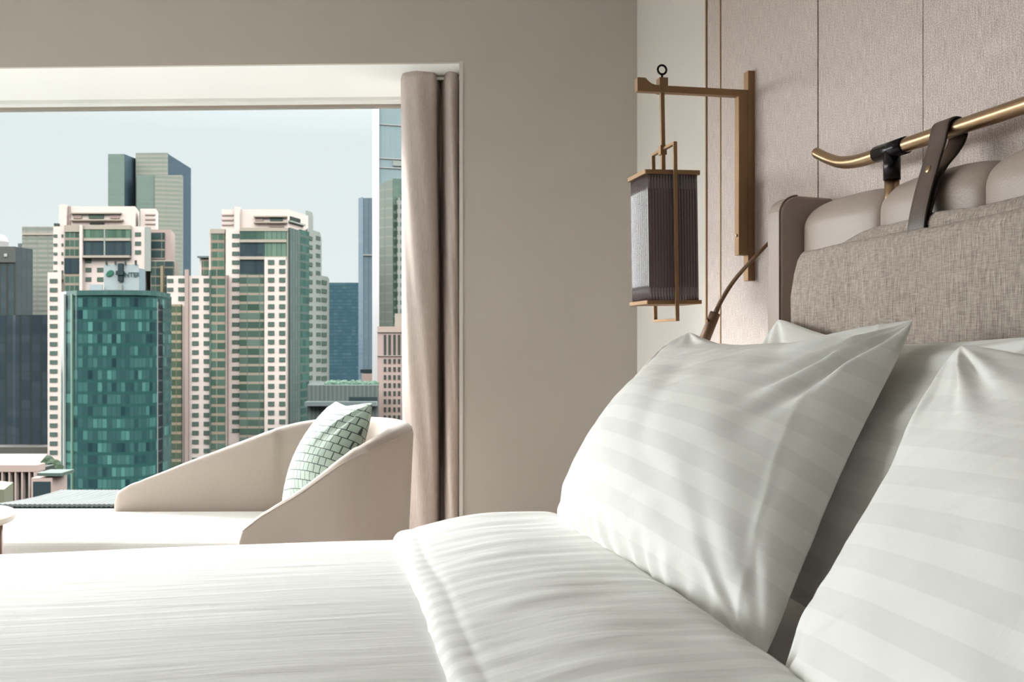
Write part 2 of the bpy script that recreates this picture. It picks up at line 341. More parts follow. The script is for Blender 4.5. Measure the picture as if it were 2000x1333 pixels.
# window: frame and pane
w1 = thing('window_1', 'wide fixed window with a slim white frame over the city', 'window', WL(-1.8, REV)); w1['kind'] = 'structure'; del w1['category']
RG = -.36
fr0 = wslab('window_frame', RL, RG+.5, REV-.03, REV+.05, ZH-.016, ZH, M['frame'], w1)
wslab('window_frame', RL, RG+.5, REV-.012, REV+.05, ZH-.028, ZH-.016, M['soffit'], w1)
wslab('window_gasket', RL, RG+.5, REV+.0, REV+.05, ZH-.040, ZH-.028, M['frame_dark'], w1)
wslab('window_frame', RL, RG+.5, REV-.02, REV+.05, .16, .215, M['frame_dark'], w1)
wslab('window_frame', -2.95, -2.89, REV-.02, REV+.05, .2, ZH-.04, M['frame'], w1)
wslab('window_glass', RL, RG+.5, REV+.02, REV+.03, .2, ZH-.039, M['glazing'], w1)
for o in [w1]+list(w1.children): o['kind'] = 'structure'
# headboard-side wall panels with brass strips
XP = 1.30
ys = [(3.025, 3.135), (2.385, 3.018), (1.9235, 2.379), (1.40, 1.9215), (.6, 1.394), (-1.2, .594)]
for i, (a, b) in enumerate(ys):
    p = struct(box('wall_panel', XP, XW, a, b, 0, CEIL, M['wallfab'], bevel=.0015)); p.name = 'wall_panel'
    p['label'] = 'shimmering pinkish fabric wall panel'
struct(box('trim_1', XP-.004, XW, 3.136, 3.144, 0, CEIL, M['lamp_metal']), 'thin brass edge strip of the wall panelling')
struct(box('trim_2', XP-.002, XW, 3.019, 3.0245, 0, CEIL, M['brass']), 'thin brass inlay between the wall panels')
struct(box('trim_3', XP+.012, XW, 2.379, 2.385, 0, CEIL, M['dark_gap']), 'dark joint between the wall panels')
# ------------------------------------------------------------------ curtain
cu = thing('curtain', 'pinkish beige floor-length curtain gathered at the window edge', 'curtain', RD(rr(845, 4.32), 4.32, 0.02))
cp = [(0, a_, b_) for a_, b_ in ((787, 4.47), (786.5, 4.40), (789, 4.34), (796, 4.30), (810, 4.275), (828, 4.27), (843, 4.285), (852, 4.335), (856, 4.42), (860, 4.475), (865, 4.46), (868, 4.38), (873, 4.31), (882, 4.285), (890, 4.295), (896, 4.345), (899.5, 4.43), (905, 4.46), (915, 4.40), (925, 4.32), (940, 4.30), (950, 4.4))]
pl = cat_rom([(rr(a, b), b, 0) for _, a, b in cp], 6)
NZ = 60; vsx, fsx = [], []; npl = len(pl)
for j in range(NZ+1):
    zt = j/NZ; z = .015+(ZH-.015)*zt
    for i, p in enumerate(pl):
        s = i/(npl-1)
        am = 1-.0*zt; wob = .006*math.sin(3.1*z+i*.21)+.004*math.sin(7.3*z+i*.5)
        cxr = rr(845, 4.35); sq = 1-.045*sm(.6, 1, zt)*0
        vsx.append(RD(p.x+wob*.5*(1-zt)+.004*math.sin(2*z), 4.36+(p.y-4.36)*(1.0-.25*sm(.85, 1, zt))+wob, z))
for j in range(NZ):
    for i in range(npl-1): fsx.append((j*npl+i, j*npl+i+1, (j+1)*npl+i+1, (j+1)*npl+i))
co = mesh('drape', vsx, fsx, M['curtain'], cu, smooth=True); so = co.modifiers.new('cloth', 'SOLIDIFY'); so.thickness = .003
wq = WL(-.0)
q0 = RD(-.445, 4.36, ZH-.012); q1 = RD(.0, 4.36, ZH-.012)
tube('curtain_track', [q0, q1], .008, M['frame'], cu, 8)
# ------------------------------------------------------------------ bed
bd = thing('bed', 'wide low bed with a deep mattress under the white bedding', 'bed', (.1, 1.5, 0))
box('bed_base', -.97, 1.14, .68, 2.30, .05, .33, M['bedbase'], bd, bevel=.02, seg=3)
box('mattress', -.98, 1.13, .66, 2.32, .33, .59, M['mattress'], bd, bevel=.05, seg=5)
for x in (-.9, 1.0):
    for y in (.7, 2.28): tube('leg', [(x, y, 0), (x, y, .06)], .03, M['wood'], bd)
def fbm(x, y, z=0, s=1.): return noise.noise(Vector((x*s, y*s, z)))
def zduv(x, y):
    z = .652 + .006*fbm(x, y, 1, 1.6) + .0016*fbm(x*.8+y*.3, y*3., 5, 2.)+.0007*fbm(x*1.2, y*6., 7, 3.)
    z += .005*math.sin(2.2*(y-.6))
    return z
def drop(x, y, z, ye=2.385, yn=.585, xl=-1.04, rad=.07, low=.30):
    """roll a sheet over the bed edges; returns the displaced point"""
    for (v, e, s, ax) in ((y, ye-rad, 1, 1), (y, yn+rad, -1, 1), (x, xl+rad, -1, 0)):
        t = (v-e)*s
        if t > 0:
            a = min(t/rad, math.pi/2); dv = rad*math.sin(a); dz = rad*(1-math.cos(a))+max(0, t-rad*math.pi/2)
            if ax == 1: y = e+s*dv
            else: x = e+s*dv
            z -= dz
    return Vector((x, y, max(z, low)))
def sheet(name, xs, ys_, fn, mat, parent, uvf, thick=.0):
    nx, ny = len(xs), len(ys_); v = [fn(x, y) for y in ys_ for x in xs]; uv = [uvf(x, y) for y in ys_ for x in xs]
    f = [(j*nx+i, j*nx+i+1, (j+1)*nx+i+1, (j+1)*nx+i) for j in range(ny-1) for i in range(nx-1)]
    o = mesh(name, v, f, mat, parent, smooth=True, uv=uv)
    if thick: m = o.modifiers.new('cloth', 'SOLIDIFY'); m.thickness = thick; m.offset = -1
    return o
def lin(a, b, n): return [a+(b-a)*i/(n-1) for i in range(n)]
du = sheet('duvet', lin(-1.35, .54, 220), lin(.30, 2.68, 260), lambda x, y: drop(x, y, zduv(x, y)-.035*sm(.60, .70, x)), M['duvet_flat'], None, lambda x, y: (x, y))
m_ = du.modifiers.new('cloth', 'SOLIDIFY'); m_.thickness = .03; m_.offset = -1
tag(du, 'white duvet spread flat over the bed with its head end folded back', 'duvet')
def ftop(x, y):
    # thickness of the folded-back band above the duvet, x from the lip .165 to the pillow side
    xl = .168+.012*fbm(y*2, 3)+.004*fbm(y*9, 8)
    t = max(0., x-xl)
    prof = .016*min(1, math.sqrt(max(0, t/.014)))+.040*math.sin(min(1, t/.25)*math.pi/2)
    prof -= .0022*math.exp(-((t-.045)/.008)**2)          # stitched hem
    w = .0035*fbm(x*1.5, y*7., 3, 3.)*sm(.02, .15, t)+.0015*fbm(x*2, y*14, 9, 3)*math.exp(-((t-.05)/.05)**2)+.004*fbm(x, y, 11, 6)
    z = zduv(x, y)+prof+w*sm(0, .03, t)
    z -= .11*sm(.53, .72, x)**1.4
    return z
def fpt_(x, y):
    xl = .168+.012*fbm(y*2, 3)+.004*fbm(y*9, 8)
    if x < .1675: x = xl
    return drop(max(x, xl), y, ftop(max(x, xl), y), ye=2.40, yn=.57, rad=.08)
xs = [.168+.0006*i*i for i in range(8)]+lin(.205, .73, 110)
fo = sheet('folded_band', xs, lin(.30, 2.70, 420), fpt_, M['duvet'], du, lambda x, y: (x, y), thick=.012)
# ------------------------------------------------------------------ pillows
def pillow(name, BL, BR, TR, TL, T, seed, label, mat, group, nu=150, nv=110, pinch=.07, ptop=.18, ex=.5, uvw=None, seam=False, wr=1., parent=None, back=1., skew=.25, cat='pillow'):
    BL, BR, TR, TL = map(Vector, (BL, BR, TR, TL)); w = ((BR-BL).length+(TR-TL).length)/2; h = ((TL-BL).length+(TR-BR).length)/2
    nrm = (BR-BL).cross(TL-BL).normalized(); rnd = random.Random(seed)
    vs_, uv, idx = [], [], {}
    def pt(u, v, side):
        u2 = u*(1-pinch*(1-v*v)); v2 = v*(1-(ptop if v > 0 else pinch*.6)*(1-abs(u)**1.7))
        kc = 1-.045*abs(u*v)**7; u2 *= kc; v2 *= kc; a, b = (u2+1)/2, (v2+1)/2
        P = (BL*(1-a)+BR*a)*(1-b)+(TL*(1-a)+TR*a)*b
        e = (1-u*u)*(1-v*v)
        hh = T*(max(0., e)**ex)*(1-skew*v*(1-v*v*.5))*(1. if side > 0 else back)
        X, Y = u*w/2, v*h/2
        wv = 0.
        for cu_, cv_, am in ((1, 1, 2.2), (-1, 1, 1.5), (1, -1, .7), (-1, -1, .8)):
            dx, dy = (X-cu_*w/2), (Y-cv_*h/2); dist = math.hypot(dx, dy); ang = math.atan2(dy*-cv_, dx*-cu_)
            rg = math.sin(ang*(13+3*math.sin(seed+cu_))+4*noise.noise(Vector((ang*2, dist*3, seed+cu_*3+cv_))))
            wv += am*.0075*rg*math.exp(-((dist-.08)/(.11+.05*am/2))**2)*min(1, dist/.06)
        wv += .010*noise.noise(Vector((X*4, Y*4+X*2, seed)))+.005*noise.noise(Vector((X*10+Y*6, Y*9, seed+5)))
        # long soft drag folds running from the near upper corner
        wv += .004*noise.noise(Vector(((X*.6-Y*.8)*16, (X*.8+Y*.6)*3, seed+9)))*sm(-.6, .6, u)+.0016*noise.noise(Vector(((X*.5-Y*.85)*45, (X*.85+Y*.5)*9, seed+12)))
        # gathers along the bottom edge
        wv += .006*math.sin(X*95+3*noise.noise(Vector((X*6, Y*3, seed))))*math.exp(-((v+.93)/.13)**2)
        wv *= wr*min(1., e*7+.06)
        if seam and side > 0: wv += .0022*math.exp(-((u-.86+.03*math.sin(v*3))/.012)**2)
        return P+nrm*side*(hh+wv*1.0)
    fs = []
    for side in (1, -1):
        for j in range(nv+1):
            for i in range(nu+1):
                u = math.sin((-1+2*i/nu)*math.pi/2*.985)/math.sin(math.pi/2*.985); v = math.sin((-1+2*j/nv)*math.pi/2*.985)/math.sin(math.pi/2*.985)
                ed = i in (0, nu) or j in (0, nv)
                if side < 0 and ed: idx[(side, i, j)] = idx[(1, i, j)]; continue
                idx[(side, i, j)] = len(vs_); vs_.append(pt(u, v, side)); uv.append((u*w/2+1, v*h/2+1))
        for j in range(nv):
            for i in range(nu):
                q = (idx[(side, i, j)], idx[(side, i+1, j)], idx[(side, i+1, j+1)], idx[(side, i, j+1)])
                fs.append(q if side > 0 else q[::-1])
    o = mesh(name, vs_, fs, mat, parent, smooth=True, uv=uv)
    if label: tag(o, label, cat, group)
    return o
PG = 'striped pillows on the bed'
pA = pillow('pillow', (.545, 2.285, .665), (.64, 1.335, .62), (.985, 1.455, 1.168), (.905, 2.31, 1.152), .18, 2, 'white striped pillow leaning in the front row on the window side', M['white'], PG, seam=True, back=.35, ex=.62, ptop=.25)
pB = pillow('pillow', (.60, 1.245, .60), (.60, .33, .60), (.96, .40, 1.12), (.945, 1.315, 1.125), .125, 11, 'white striped pillow in the front row nearest the camera, cut off by the frame', M['white'], PG, back=.75)
pC = pillow('pillow', (.84, 2.26, .64), (.84, 1.30, .64), (1.055, 1.22, 1.135), (1.095, 2.205, 1.185), .09, 23, 'white pillow propped behind the pillow on the window side, against the linen cover', M['white'], PG, back=.5, wr=.6)
pD = pillow('pillow', (.90, 1.22, .64), (.90, .40, .64), (1.085, .40, 1.14), (1.085, 1.20, 1.14), .055, 31, 'white pillow mostly hidden behind the nearest front pillow', M['white'], PG, back=.5)
# ------------------------------------------------------------------ headboard
hb = thing('headboard', 'taupe leather headboard with vertical padded channels and a rounded end wing', 'headboard', (1.25, 1.45, .0))
box('back_panel', 1.262, 1.298, .50, 2.296, .05, 1.40, M['leather'], hb)
def channel(y0, y1):
    w = y1-y0; path = []; ztop = 1.448; ra = .045; xf = 1.222
    for z in (.35, .6, .9, 1.1, 1.2, 1.28, 1.34, 1.37, ztop-ra): path.append((xf, z, -1, 0))
    for k in range(1, 13):
        a = math.pi/2*k/12; path.append((xf+ra-ra*math.cos(a), ztop-ra+ra*math.sin(a), -math.cos(a), math.sin(a)))
    path += [(1.285, ztop, 0, 1), (1.299, ztop-.002, 0, 1)]
    nyy = 25; v = []; 
    for (x, z, nx_, nz_) in path:
        for k in range(nyy):
            s = math.sin((-1+2*k/(nyy-1))*math.pi/2); yy = y0+w/2+s*w/2*.998
            b = .032*(max(0, 1-abs(s)**3.2))**.55+.0015*noise.noise(Vector((yy*9, z*9, 4)))
            v.append((x+nx_*b, yy, z+nz_*b*.75))
    f = [(j*nyy+i, j*nyy+i+1, (j+1)*nyy+i+1, (j+1)*nyy+i) for j in range(len(path)-1) for i in range(nyy-1)]
    return mesh('padded_channel', v, f, M['leather'], hb, smooth=True)
ych = [2.296-.3445*i for i in range(6)]
for a, b in zip(ych[1:], ych): channel(a, b)
channel(.50, ych[-1])
def wing(y0, y1):
    pr = []; x0, x1, z0, z1 = 1.150, 1.298, .03, 1.492; ra = .05
    pr += [(x1, z0), (x0, z0)]
    for k in range(0, 9):
        a = math.pi/2*k/8; pr.append((x0+ra-ra*math.cos(a), z1-ra+ra*math.sin(a)))
    pr.append((x1, z1-.004)); n = len(pr)
    v = [(x, y0, z) for x, z in pr]+[(x, y1, z) for x, z in pr]
    f = [tuple(range(n)), tuple(range(2*n-1, n-1, -1))]+[(i, (i+1)%n, (i+1)%n+n, i+n) for i in range(n)]
    o = mesh('end_wing', v, f, M['leather'], hb, bevel=.008, seg=4)
    for p in o.data.polygons: p.use_smooth = False
    sp = [(x-.001, y0+.004, z+.001) for x, z in pr[1:-1]]
    tube('piping', sp, .0018, M['leather_seam'], o, 6)
    return o
wing(2.297, 2.374)
wing(.42, .498)
# ------------------------------------------------------------------ rail
ZR = ZC+.417; XR = 1.222
ra_ = thing('headboard_rail', 'satin brass rail above the headboard with an upturned end', 'rail', (XR, 1.4, 1.44))
pth = [(XR, .35, ZR), (XR, 1.0, ZR), (XR, 1.5, ZR), (XR, 1.85, ZR), (XR, 1.96, ZR-.001), (XR, 2.03, ZR-.001), (XR, 2.085, ZR+.003), (XR, 2.135, ZR+.012), (XR, 2.18, ZR+.027), (XR-.002, 2.215, ZR+.042), (XR-.003, 2.238, ZR+.053)]
pp = cat_rom(pth, 8); rads = [.0158 if p.y < 2.0 else .0158-.0025*sm(2.0, 2.24, p.y) for p in pp]
tube('rail_tube', pp, rads, M['brass_rail'], ra_, 28)
tube('end_cap', [pp[-1], pp[-1]+Vector((0, .004, .002))], .0125, M['lamp_metal'], ra_, 24)
for yc in (1.918, .75):
    tube('tee_sleeve', [(XR, yc-.052, ZR), (XR, yc+.056, ZR)], .0185, M['black'], ra_, 28)
    tube('post_sleeve', [(XR, yc, ZR-.005), (XR, yc, ZR-.066)], .0182, M['black'], ra_, 28)
    tube('post', [(XR, yc, ZR-.06), (XR, yc, ZR-.16)], .0155, M['brass_rail'], ra_, 24)
    tube('set_screw', [(XR, yc-.018, ZR-.048), (XR, yc-.0215, ZR-.048)], .0022, M['black'], ra_, 8)
# ------------------------------------------------------------------ linen cover and strap
cv = thing('backrest_cover', 'greige linen backrest cover hung over the lower headboard by a leather strap', 'backrest cover', (1.15, 1.3, .7))
Y0, Y1 = .55, 2.205
def cover(xf, xb, zt, ya, yb, nm, seed, cut=0.):
    prof = [(xf+.012, .62, 0), (xf+.003, .66, 0), (xf, .75, 0), (xf, .85, 0), (xf, .95, 0), (xf, 1.05, 0), (xf, 1.12, 0), (xf, 1.18, 0), (xf, 1.23, 0), (xf, zt-.05, 0), (xf, zt-.035, 0), (xf+.002, zt-.02, 0), (xf+.006, zt-.008, 0), (xf+.013, zt-.001, 0), ((xf+xb)/2, zt, 0), (xb-.004, zt-.004, 0), (xb, zt-.015, 0), (xb, .9, 0), (xb, .62, 0)]
    n = 150; v = []; 
    for i in range(n+1):
        y = ya+(yb-ya)*i/n
        e = min(y-ya, yb-y); rnd_ = 1-math.exp(-max(0, e)/.012)
        for (x, z, _) in prof:
            top = sm(1.1, zt, z)
            dz = top*(.006*noise.noise(Vector((y*5, seed, 0)))+.003*noise.noise(Vector((y*15, seed, 2)))) - top*cut*sm(yb-(.25 if cut > 1.2 else .05), yb, y)*(.022 if cut > 1.2 else .006) + (top*.008*math.exp(-((y-1.33)/.1)**2))
            dx = .0045*noise.noise(Vector((y*7, z*2.5, seed)))+.003*noise.noise(Vector((y*17, z*6, seed+2)))
            yy = y
            if cut and y > yb-.08: yy = y-max(0., min(1., (z-zt+.07)/.06))*(y-yb+.08)/.08*.05
            xx = x+dx+(xb-x)*(1-rnd_)*.5
            if abs(z-(zt-.043)) < .012 and x < (xf+xb)/2: xx += .0025
            v.append((xx, yy, z+dz))
    m = len(prof); f = [(i*m+k, i*m+k+1, (i+1)*m+k+1, (i+1)*m+k) for i in range(n) for k in range(m-1)]
    f += [tuple(range(m)), tuple(range((n+1)*m-1, n*m-1, -1)), tuple()][:2]
    o = mesh(nm, v, f, M['linen_cover'], cv, smooth=True); return o
cover(1.118, 1.152, ZC+.216, Y0, Y1, 'front_layer', 3, 1.)
cover(1.156, 1.184, ZC+.246, Y0, 2.13, 'back_flap', 8, 1.6)
YS = 1.722; WS = .0255
def ribbon(name, pts, w, t, y, mat, parent, tilt=0.):
    P = cat_rom([(a, 0, b) for a, b in pts], 7); v = []; n = len(P)
    for i, p in enumerate(P):
        tt = (P[min(i+1, n-1)]-P[max(i-1, 0)]).normalized(); nn = Vector((tt.z, 0, -tt.x)); yo = y+tilt*(i/(n-1))
        for (a, b) in ((-w, -t/2), (-w+.002, -t/2-.0007), (w-.002, -t/2-.0007), (w, -t/2), (w, t/2), (-w, t/2)): v.append((p.x+nn.x*b, yo+a, p.z+nn.z*b))
    f = [(i*6+k, i*6+(k+1)%6, (i+1)*6+(k+1)%6, (i+1)*6+k) for i in range(n-1) for k in range(6)]+[(0,1,2,3,4,5), tuple(range(n*6-1, n*6-7, -1))]
    return mesh(name, v, f, mat, parent)
z0 = ZC
front = [(1.150, z0+.10), (1.150, z0+.19), (1.152, z0+.235), (1.163, z0+.285), (1.178, z0+.335), (1.194, z0+.385), (1.200, z0+.412), (1.207, z0+.431), (1.222, z0+.4375), (1.237, z0+.431), (1.243, z0+.413), (1.238, z0+.392), (1.222, z0+.368), (1.200, z0+.343), (1.1865, z0+.318), (1.172, z0+.278), (1.161, z0+.235), (1.1575, z0+.19), (1.1575, z0+.10)]
st = ribbon('leather_strap', front, WS, .0042, YS, M['strap'], cv)
for s in (-1, 1):
    P = cat_rom([(a, 0, b) for a, b in front], 7)
    tube('edge_binding', [(p.x, YS+s*(WS), p.z) for p in P], .0026, M['strap_edge'], st, 6)
    tube('stitching', [(p.x-.0022, YS+s*(WS-.0055), p.z+.001) for p in P[:60]], .0007, M['strap_edge'], st, 5)
rv = lathe('rivet', [(.0001, .0022), (.004, .002), (.0075, .0008), (.0085, -.001)], (0, 0, 0), M['brass_rail'], st, 24)
rv.location = (1.1752, YS, z0+.339); rv.rotation_euler = (0, math.radians(-72), 0)
# ------------------------------------------------------------------ wall lantern
YL = 2.78
wlm = thing('wall_lantern', 'bronze wall bracket with a hanging square lantern of smoky reeded glass', 'wall lamp', (XP, YL, ZC+.5))
box('wall_bar', XP-.022, XP, YL-.016, YL+.016, ZC+.184, ZC+.824, M['lamp_metal'], wlm, bevel=.001)
lb = box('bracket_leg', XP-.052, XP-.022, YL-.015, YL+.015, ZC+.262, ZC+.762, M['lamp_metal'], wlm, bevel=.001)
kn = lathe('leg_screw', [(.0001, .004), (.004, .004), (.005, .002), (.005, 0)], (0, 0, 0), M['lamp_pale'], lb, 16); kn.location = (XP-.052, YL-.002, ZC+.322); kn.rotation_euler = (0, -math.pi/2, 0)
az1 = ZC+.7655; az0 = az1-.0205; XT = .927
prf = [(XP-.022, az0), (XP-.022, az1), (1.0, az1), (.985, az1+.0005), (.972, az1+.004), (.963, az1+.010), (.957, az1+.016), (.952, az1+.0205), (XT, az1+.0205), (XT, az0)]
n = len(prf); v = [(x, YL-.0125, z) for x, z in prf]+[(x, YL+.0125, z) for x, z in prf]
mesh('bracket_arm', v, [tuple(range(n)), tuple(range(2*n-1, n-1, -1))]+[(i, (i+1)%n, (i+1)%n+n, i+n) for i in range(n)], M['lamp_metal'], wlm, bevel=.0008)
LX = 1.0085
box('rod_collar', LX-.0135, LX+.0135, YL-.0165, YL+.0165, az0-.001, az1+.0235, M['lamp_metal'], wlm, bevel=.0015)
tube('eye_stem', [(LX, YL, az1+.02), (LX, YL, az1+.036)], .0035, M['black'], wlm, 12)
rc = az1+.0335+.0165
tube('eye_ring', [(LX+.0135*math.sin(a), YL, rc-.0135*math.cos(a)) for a in [2*math.pi*i/36 for i in range(37)]], .0033, M['black'], wlm, 12)
lean = math.radians(.8)
lt = []
def L(o): lt.append(o); return o
pz1, pz0 = ZC+.501, ZC+.1195       # top plate top, bottom plate top
L(box('drop_rod', LX-.006, LX+.006, YL-.006, YL+.006, pz1-.002, az0, M['lamp_metal'], wlm, bevel=.0008))
hx = .0865; hy = .083
def plate(nm, zt, th, cx):
    r = .008; pts = []
    for sx_, sy_, a0 in ((1,1,0),(-1,1,90),(-1,-1,180),(1,-1,270)):
        for k in range(5):
            a = math.radians(a0+90*k/4); pts.append((cx+sx_*(hx-r)+r*math.cos(a), YL+sy_*(hy-r)+r*math.sin(a)))
    return prism(nm, pts, zt-th, zt, M['lamp_metal'], wlm, bevel=.0008)
L(plate('top_plate', pz1, .0125, LX)); L(plate('bottom_plate', pz0, .0115, LX))
gz0, gz1 = pz0, pz1-.0125; gi = .0755
def reeded(p0, p1, nrm):
    npit = 17; seg_ = 8; n = npit*seg_; P0, P1, Nn = Vector(p0), Vector(p1), Vector(nrm); v = []
    for zi in range(9):
        z = gz0+(gz1-gz0)*zi/8
        for i in range(n+1):
            s = i/n; bu = abs(math.sin(math.pi*npit*s))*.0038
            v.append(P0*(1-s)+P1*s+Nn*(bu+.0035*math.sin(math.pi*s))+Vector((0, 0, z)))
    f = [(j*(n+1)+i, j*(n+1)+i+1, (j+1)*(n+1)+i+1, (j+1)*(n+1)+i) for j in range(8) for i in range(n)]
    o = mesh('glass_panel', v, f, M['smoky'], wlm, smooth=True); m = o.modifiers.new('glass', 'SOLIDIFY'); m.thickness = .003; m.offset = -1
    return L(o)
gx0, gx1, gy0, gy1 = LX-gi, LX+gi, YL-gi+.002, YL+gi-.002
reeded((gx0, gy0, 0), (gx1, gy0, 0), (0, -1, 0)); reeded((gx1, gy0, 0), (gx1, gy1, 0), (1, 0, 0)); reeded((gx1, gy1, 0), (gx0, gy1, 0), (0, 1, 0)); reeded((gx0, gy1, 0), (gx0, gy0, 0), (-1, 0, 0))
L(lathe('inner_diffuser', [(.0001, 0), (.045, 0), (.045, .30), (.0001, .30)], (LX, YL, pz0+.002), M['lamp_inner'], wlm, 32))
fy = .0975; ft, fb = ZC+.581, ZC+.058; fw = .0055
def loopbar(nm, y0, y1, z0_, z1_, w=.0055): return box(nm, LX+.003-w, LX+.003+w, y0, y1, z0_, z1_, M['lamp_metal'], wlm, bevel=.0006)
vfr = [(LX+.003-.0055, 0), (LX+.003+.0055, 0)]
outer = [(YL-fy, fb), (YL+fy, fb), (YL+fy, ft), (YL-fy, ft)]; inner = [(YL-fy+.007, fb+.008), (YL+fy-.007, fb+.008), (YL+fy-.007, ft-.008), (YL-fy+.007, ft-.008)]
v = [(x, y, z) for x in (LX-.0025, LX+.0085) for (y, z) in outer+inner]
f = []
for i in range(4):
    j = (i+1) % 4
    f += [(i, j, j+4, i+4), (i+8, i+12, j+12, j+8), (i, i+8, j+8, j), (i+4, j+4, j+12, i+12)]
L(mesh('loop_frame', v, f, M['lamp_metal'], wlm, bevel=.0005))
L(box('frame_clip', LX-.011, LX+.009, YL-.011, YL+.011, ft-.022, ft+.006, M['lamp_metal'], wlm, bevel=.001))
piv = Vector((LX, YL, az0)); LM = Matrix.Translation(piv) @ Matrix.Rotation(-lean, 4, 'Y') @ Matrix.Translation(-piv)
for o in lt: o.data.transform(LM)
# ------------------------------------------------------------------ reading lamp
rl = thing('reading_lamp', 'slim bronze reading lamp on a curved stem beside the headboard', 'reading lamp', (1.298, 2.44, ZC+.36))
stp = cat_rom([(1.298, 2.43, ZC+.345), (1.25, 2.425, ZC+.325), (1.165, 2.42, ZC+.25), (1.108, 2.47, ZC+.172), (1.075, 2.495, ZC+.11), (1.058, 2.505, ZC+.066)], 8)
tube('curved_stem', stp, [.0042+.0022*sm(0, 1, i/(len(stp)-1)) for i in range(len(stp))], M['lamp_dark'], rl, 14)
tube('stem_sleeve', [stp[-7], stp[-1]], [.006, .0085], M['lamp_dark'], rl, 16)
a = Vector((1.0625, 2.505, ZC+.078)); b = Vector((1.020, 2.530, ZC-.045)); dr = (b-a).normalized()
hd = tube('lamp_head', [a, a+dr*.002, b], [.013, .0145, .0155], M['lamp_dark'], rl, 28)
kp = a+dr*.022+Vector((-.016, -.006, 0)); tube('switch_knob', [kp, kp+Vector((-.006, -.002, -.002))], [.0055, .0045], M['brass_rail'], hd, 14)
lathe('wall_rose', [(.0001, -.006), (.022, -.006), (.022, .0), (.0001, .0)], (0, 0, 0), M['lamp_dark'], rl, 24).data.transform(Matrix.Translation((1.294, 2.43, ZC+.345)) @ Matrix.Rotation(math.pi/2, 4, 'Y'))
# ------------------------------------------------------------------ chaise
ch = thing('chaise_longue', 'beige upholstered chaise longue with a sweeping low back by the window', 'chaise longue', RD(-1.2, 3.4, 0))
plan = cat_rom([(-1.515, 3.715, 0), (-1.30, 3.735, 0), (-1.0, 3.755, 0), (-.80, 3.765, 0), (-.62, 3.745, 0), (-.50, 3.67, 0), (-.435, 3.55, 0), (-.410, 3.42, 0), (-.412, 3.30, 0), (-.44, 3.19, 0), (-.52, 3.115, 0), (-.66, 3.085, 0), (-.855, 3.06, 0)], 12)
# cumulative length
cl = [0.]
for p, q in zip(plan, plan[1:]): cl.append(cl[-1]+(q-p).length)
tot = cl[-1]
zt_tab = []
def s_at(r, first=True):
    best = None
    rng = range(len(plan)) 
    half = [i for i in rng if (plan[i].y > 3.42)] if first else [i for i in rng if plan[i].y <= 3.42]
    i = min(half, key=lambda i: abs(plan[i].x-r)); return cl[i]
far = [(-1.515, .515), (-1.505, .545), (-1.47, .570), (-1.40, .593), (-1.28, .637), (-1.17, .682), (-1.06, .727), (-.96, .770), (-.86, .800), (-.75, .818), (-.60, .828)]
near = [(-.44, .822), (-.52, .775), (-.59, .712), (-.66, .655), (-.74, .607), (-.80, .566), (-.84, .532), (-.855, .505)]
tab = sorted([(s_at(r), z) for r, z in far]+[(cl[6*12], .832), (cl[7*12], .838), (cl[8*12], .836)]+[(s_at(r, False), z) for r, z in near])
TK = .026
zraw = [lerp_tab(tab, c_) for c_ in cl]
zsm = [sum(zraw[max(0, min(len(zraw)-1, i+k))] for k in range(-6, 7))/13 if 5 < i < len(zraw)-6 else zraw[i] for i in range(len(zraw))]
NP = len(plan); v = []; f = []; ring = 20
for i, p in enumerate(plan):
    t = (plan[min(i+1, NP-1)]-plan[max(i-1, 0)]).normalized(); nn = Vector((-t.y, t.x, 0))       # points outwards?
    cen = Vector((-.95, 3.42, 0))
    if nn.dot(p-cen) < 0: nn = -nn
    zt = zsm[i]
    sec = []
    zb = .14
    tk = .017+.026*sm(.55, .84, zt)
    for k in range(7): z = zb+(zt-tk-zb)*k/6; sec.append((tk, z))
    for k in range(1, 7): a = math.pi*k/6; sec.append((tk*math.cos(a), zt-tk+tk*math.sin(a)))
    for k in range(1, 7): z = zt-tk+(zb-zt+tk)*k/6; sec.append((-tk, z))
    for (o_f, z) in sec:
        ln = (z-.34)*.045*sm(3.0, 3.5, p.y if p.x < -.5 else 3.5)*(1 if p.x > -.9 else .6)
        q = p+nn*(o_f+ln); v.append(RD(q.x, q.y, z))
m = len(v)//NP
f = [(i*m+k, i*m+(k+1) % m, (i+1)*m+(k+1) % m, (i+1)*m+k) for i in range(NP-1) for k in range(m)]+[tuple(range(m)), tuple(range(NP*m-1, (NP-1)*m-1, -1))]
sh = mesh('back_shell', v, f, M['chaise'], ch, smooth=True)
pipe = []
for i in range(NP):
    pipe.append(Vector(v[i*m+7])+Vector((0, 0, .001)))
tube('piping', pipe[8:-1], .0022, M['chaise'], sh, 6)
sq = [(-2.25, 3.14), (-.86, 3.115), (-.62, 3.13), (-.50, 3.2), (-.46, 3.32), (-.47, 3.5), (-.54, 3.62), (-.66, 3.69), (-.9, 3.705), (-2.25, 3.685)]
P_ = [RD(a, b) for a, b in sq]
so_ = prism('seat_cushion', [(p.x, p.y) for p in P_], .30, .4745, M['chaise_seat'], ch, bevel=.022)
so_.modifiers[0].segments = 4
prism('seat_base', [(p.x, p.y) for p in P_], .13, .298, M['chaise'], ch, bevel=.01)
for (a, b) in ((-2.1, 3.25), (-2.1, 3.6), (-.62, 3.25), (-.66, 3.6)):
    p = RD(a, b); tube('leg', [(p.x, p.y, 0), (p.x, p.y, .14)], [.012, .018], M['wood'], ch, 12)
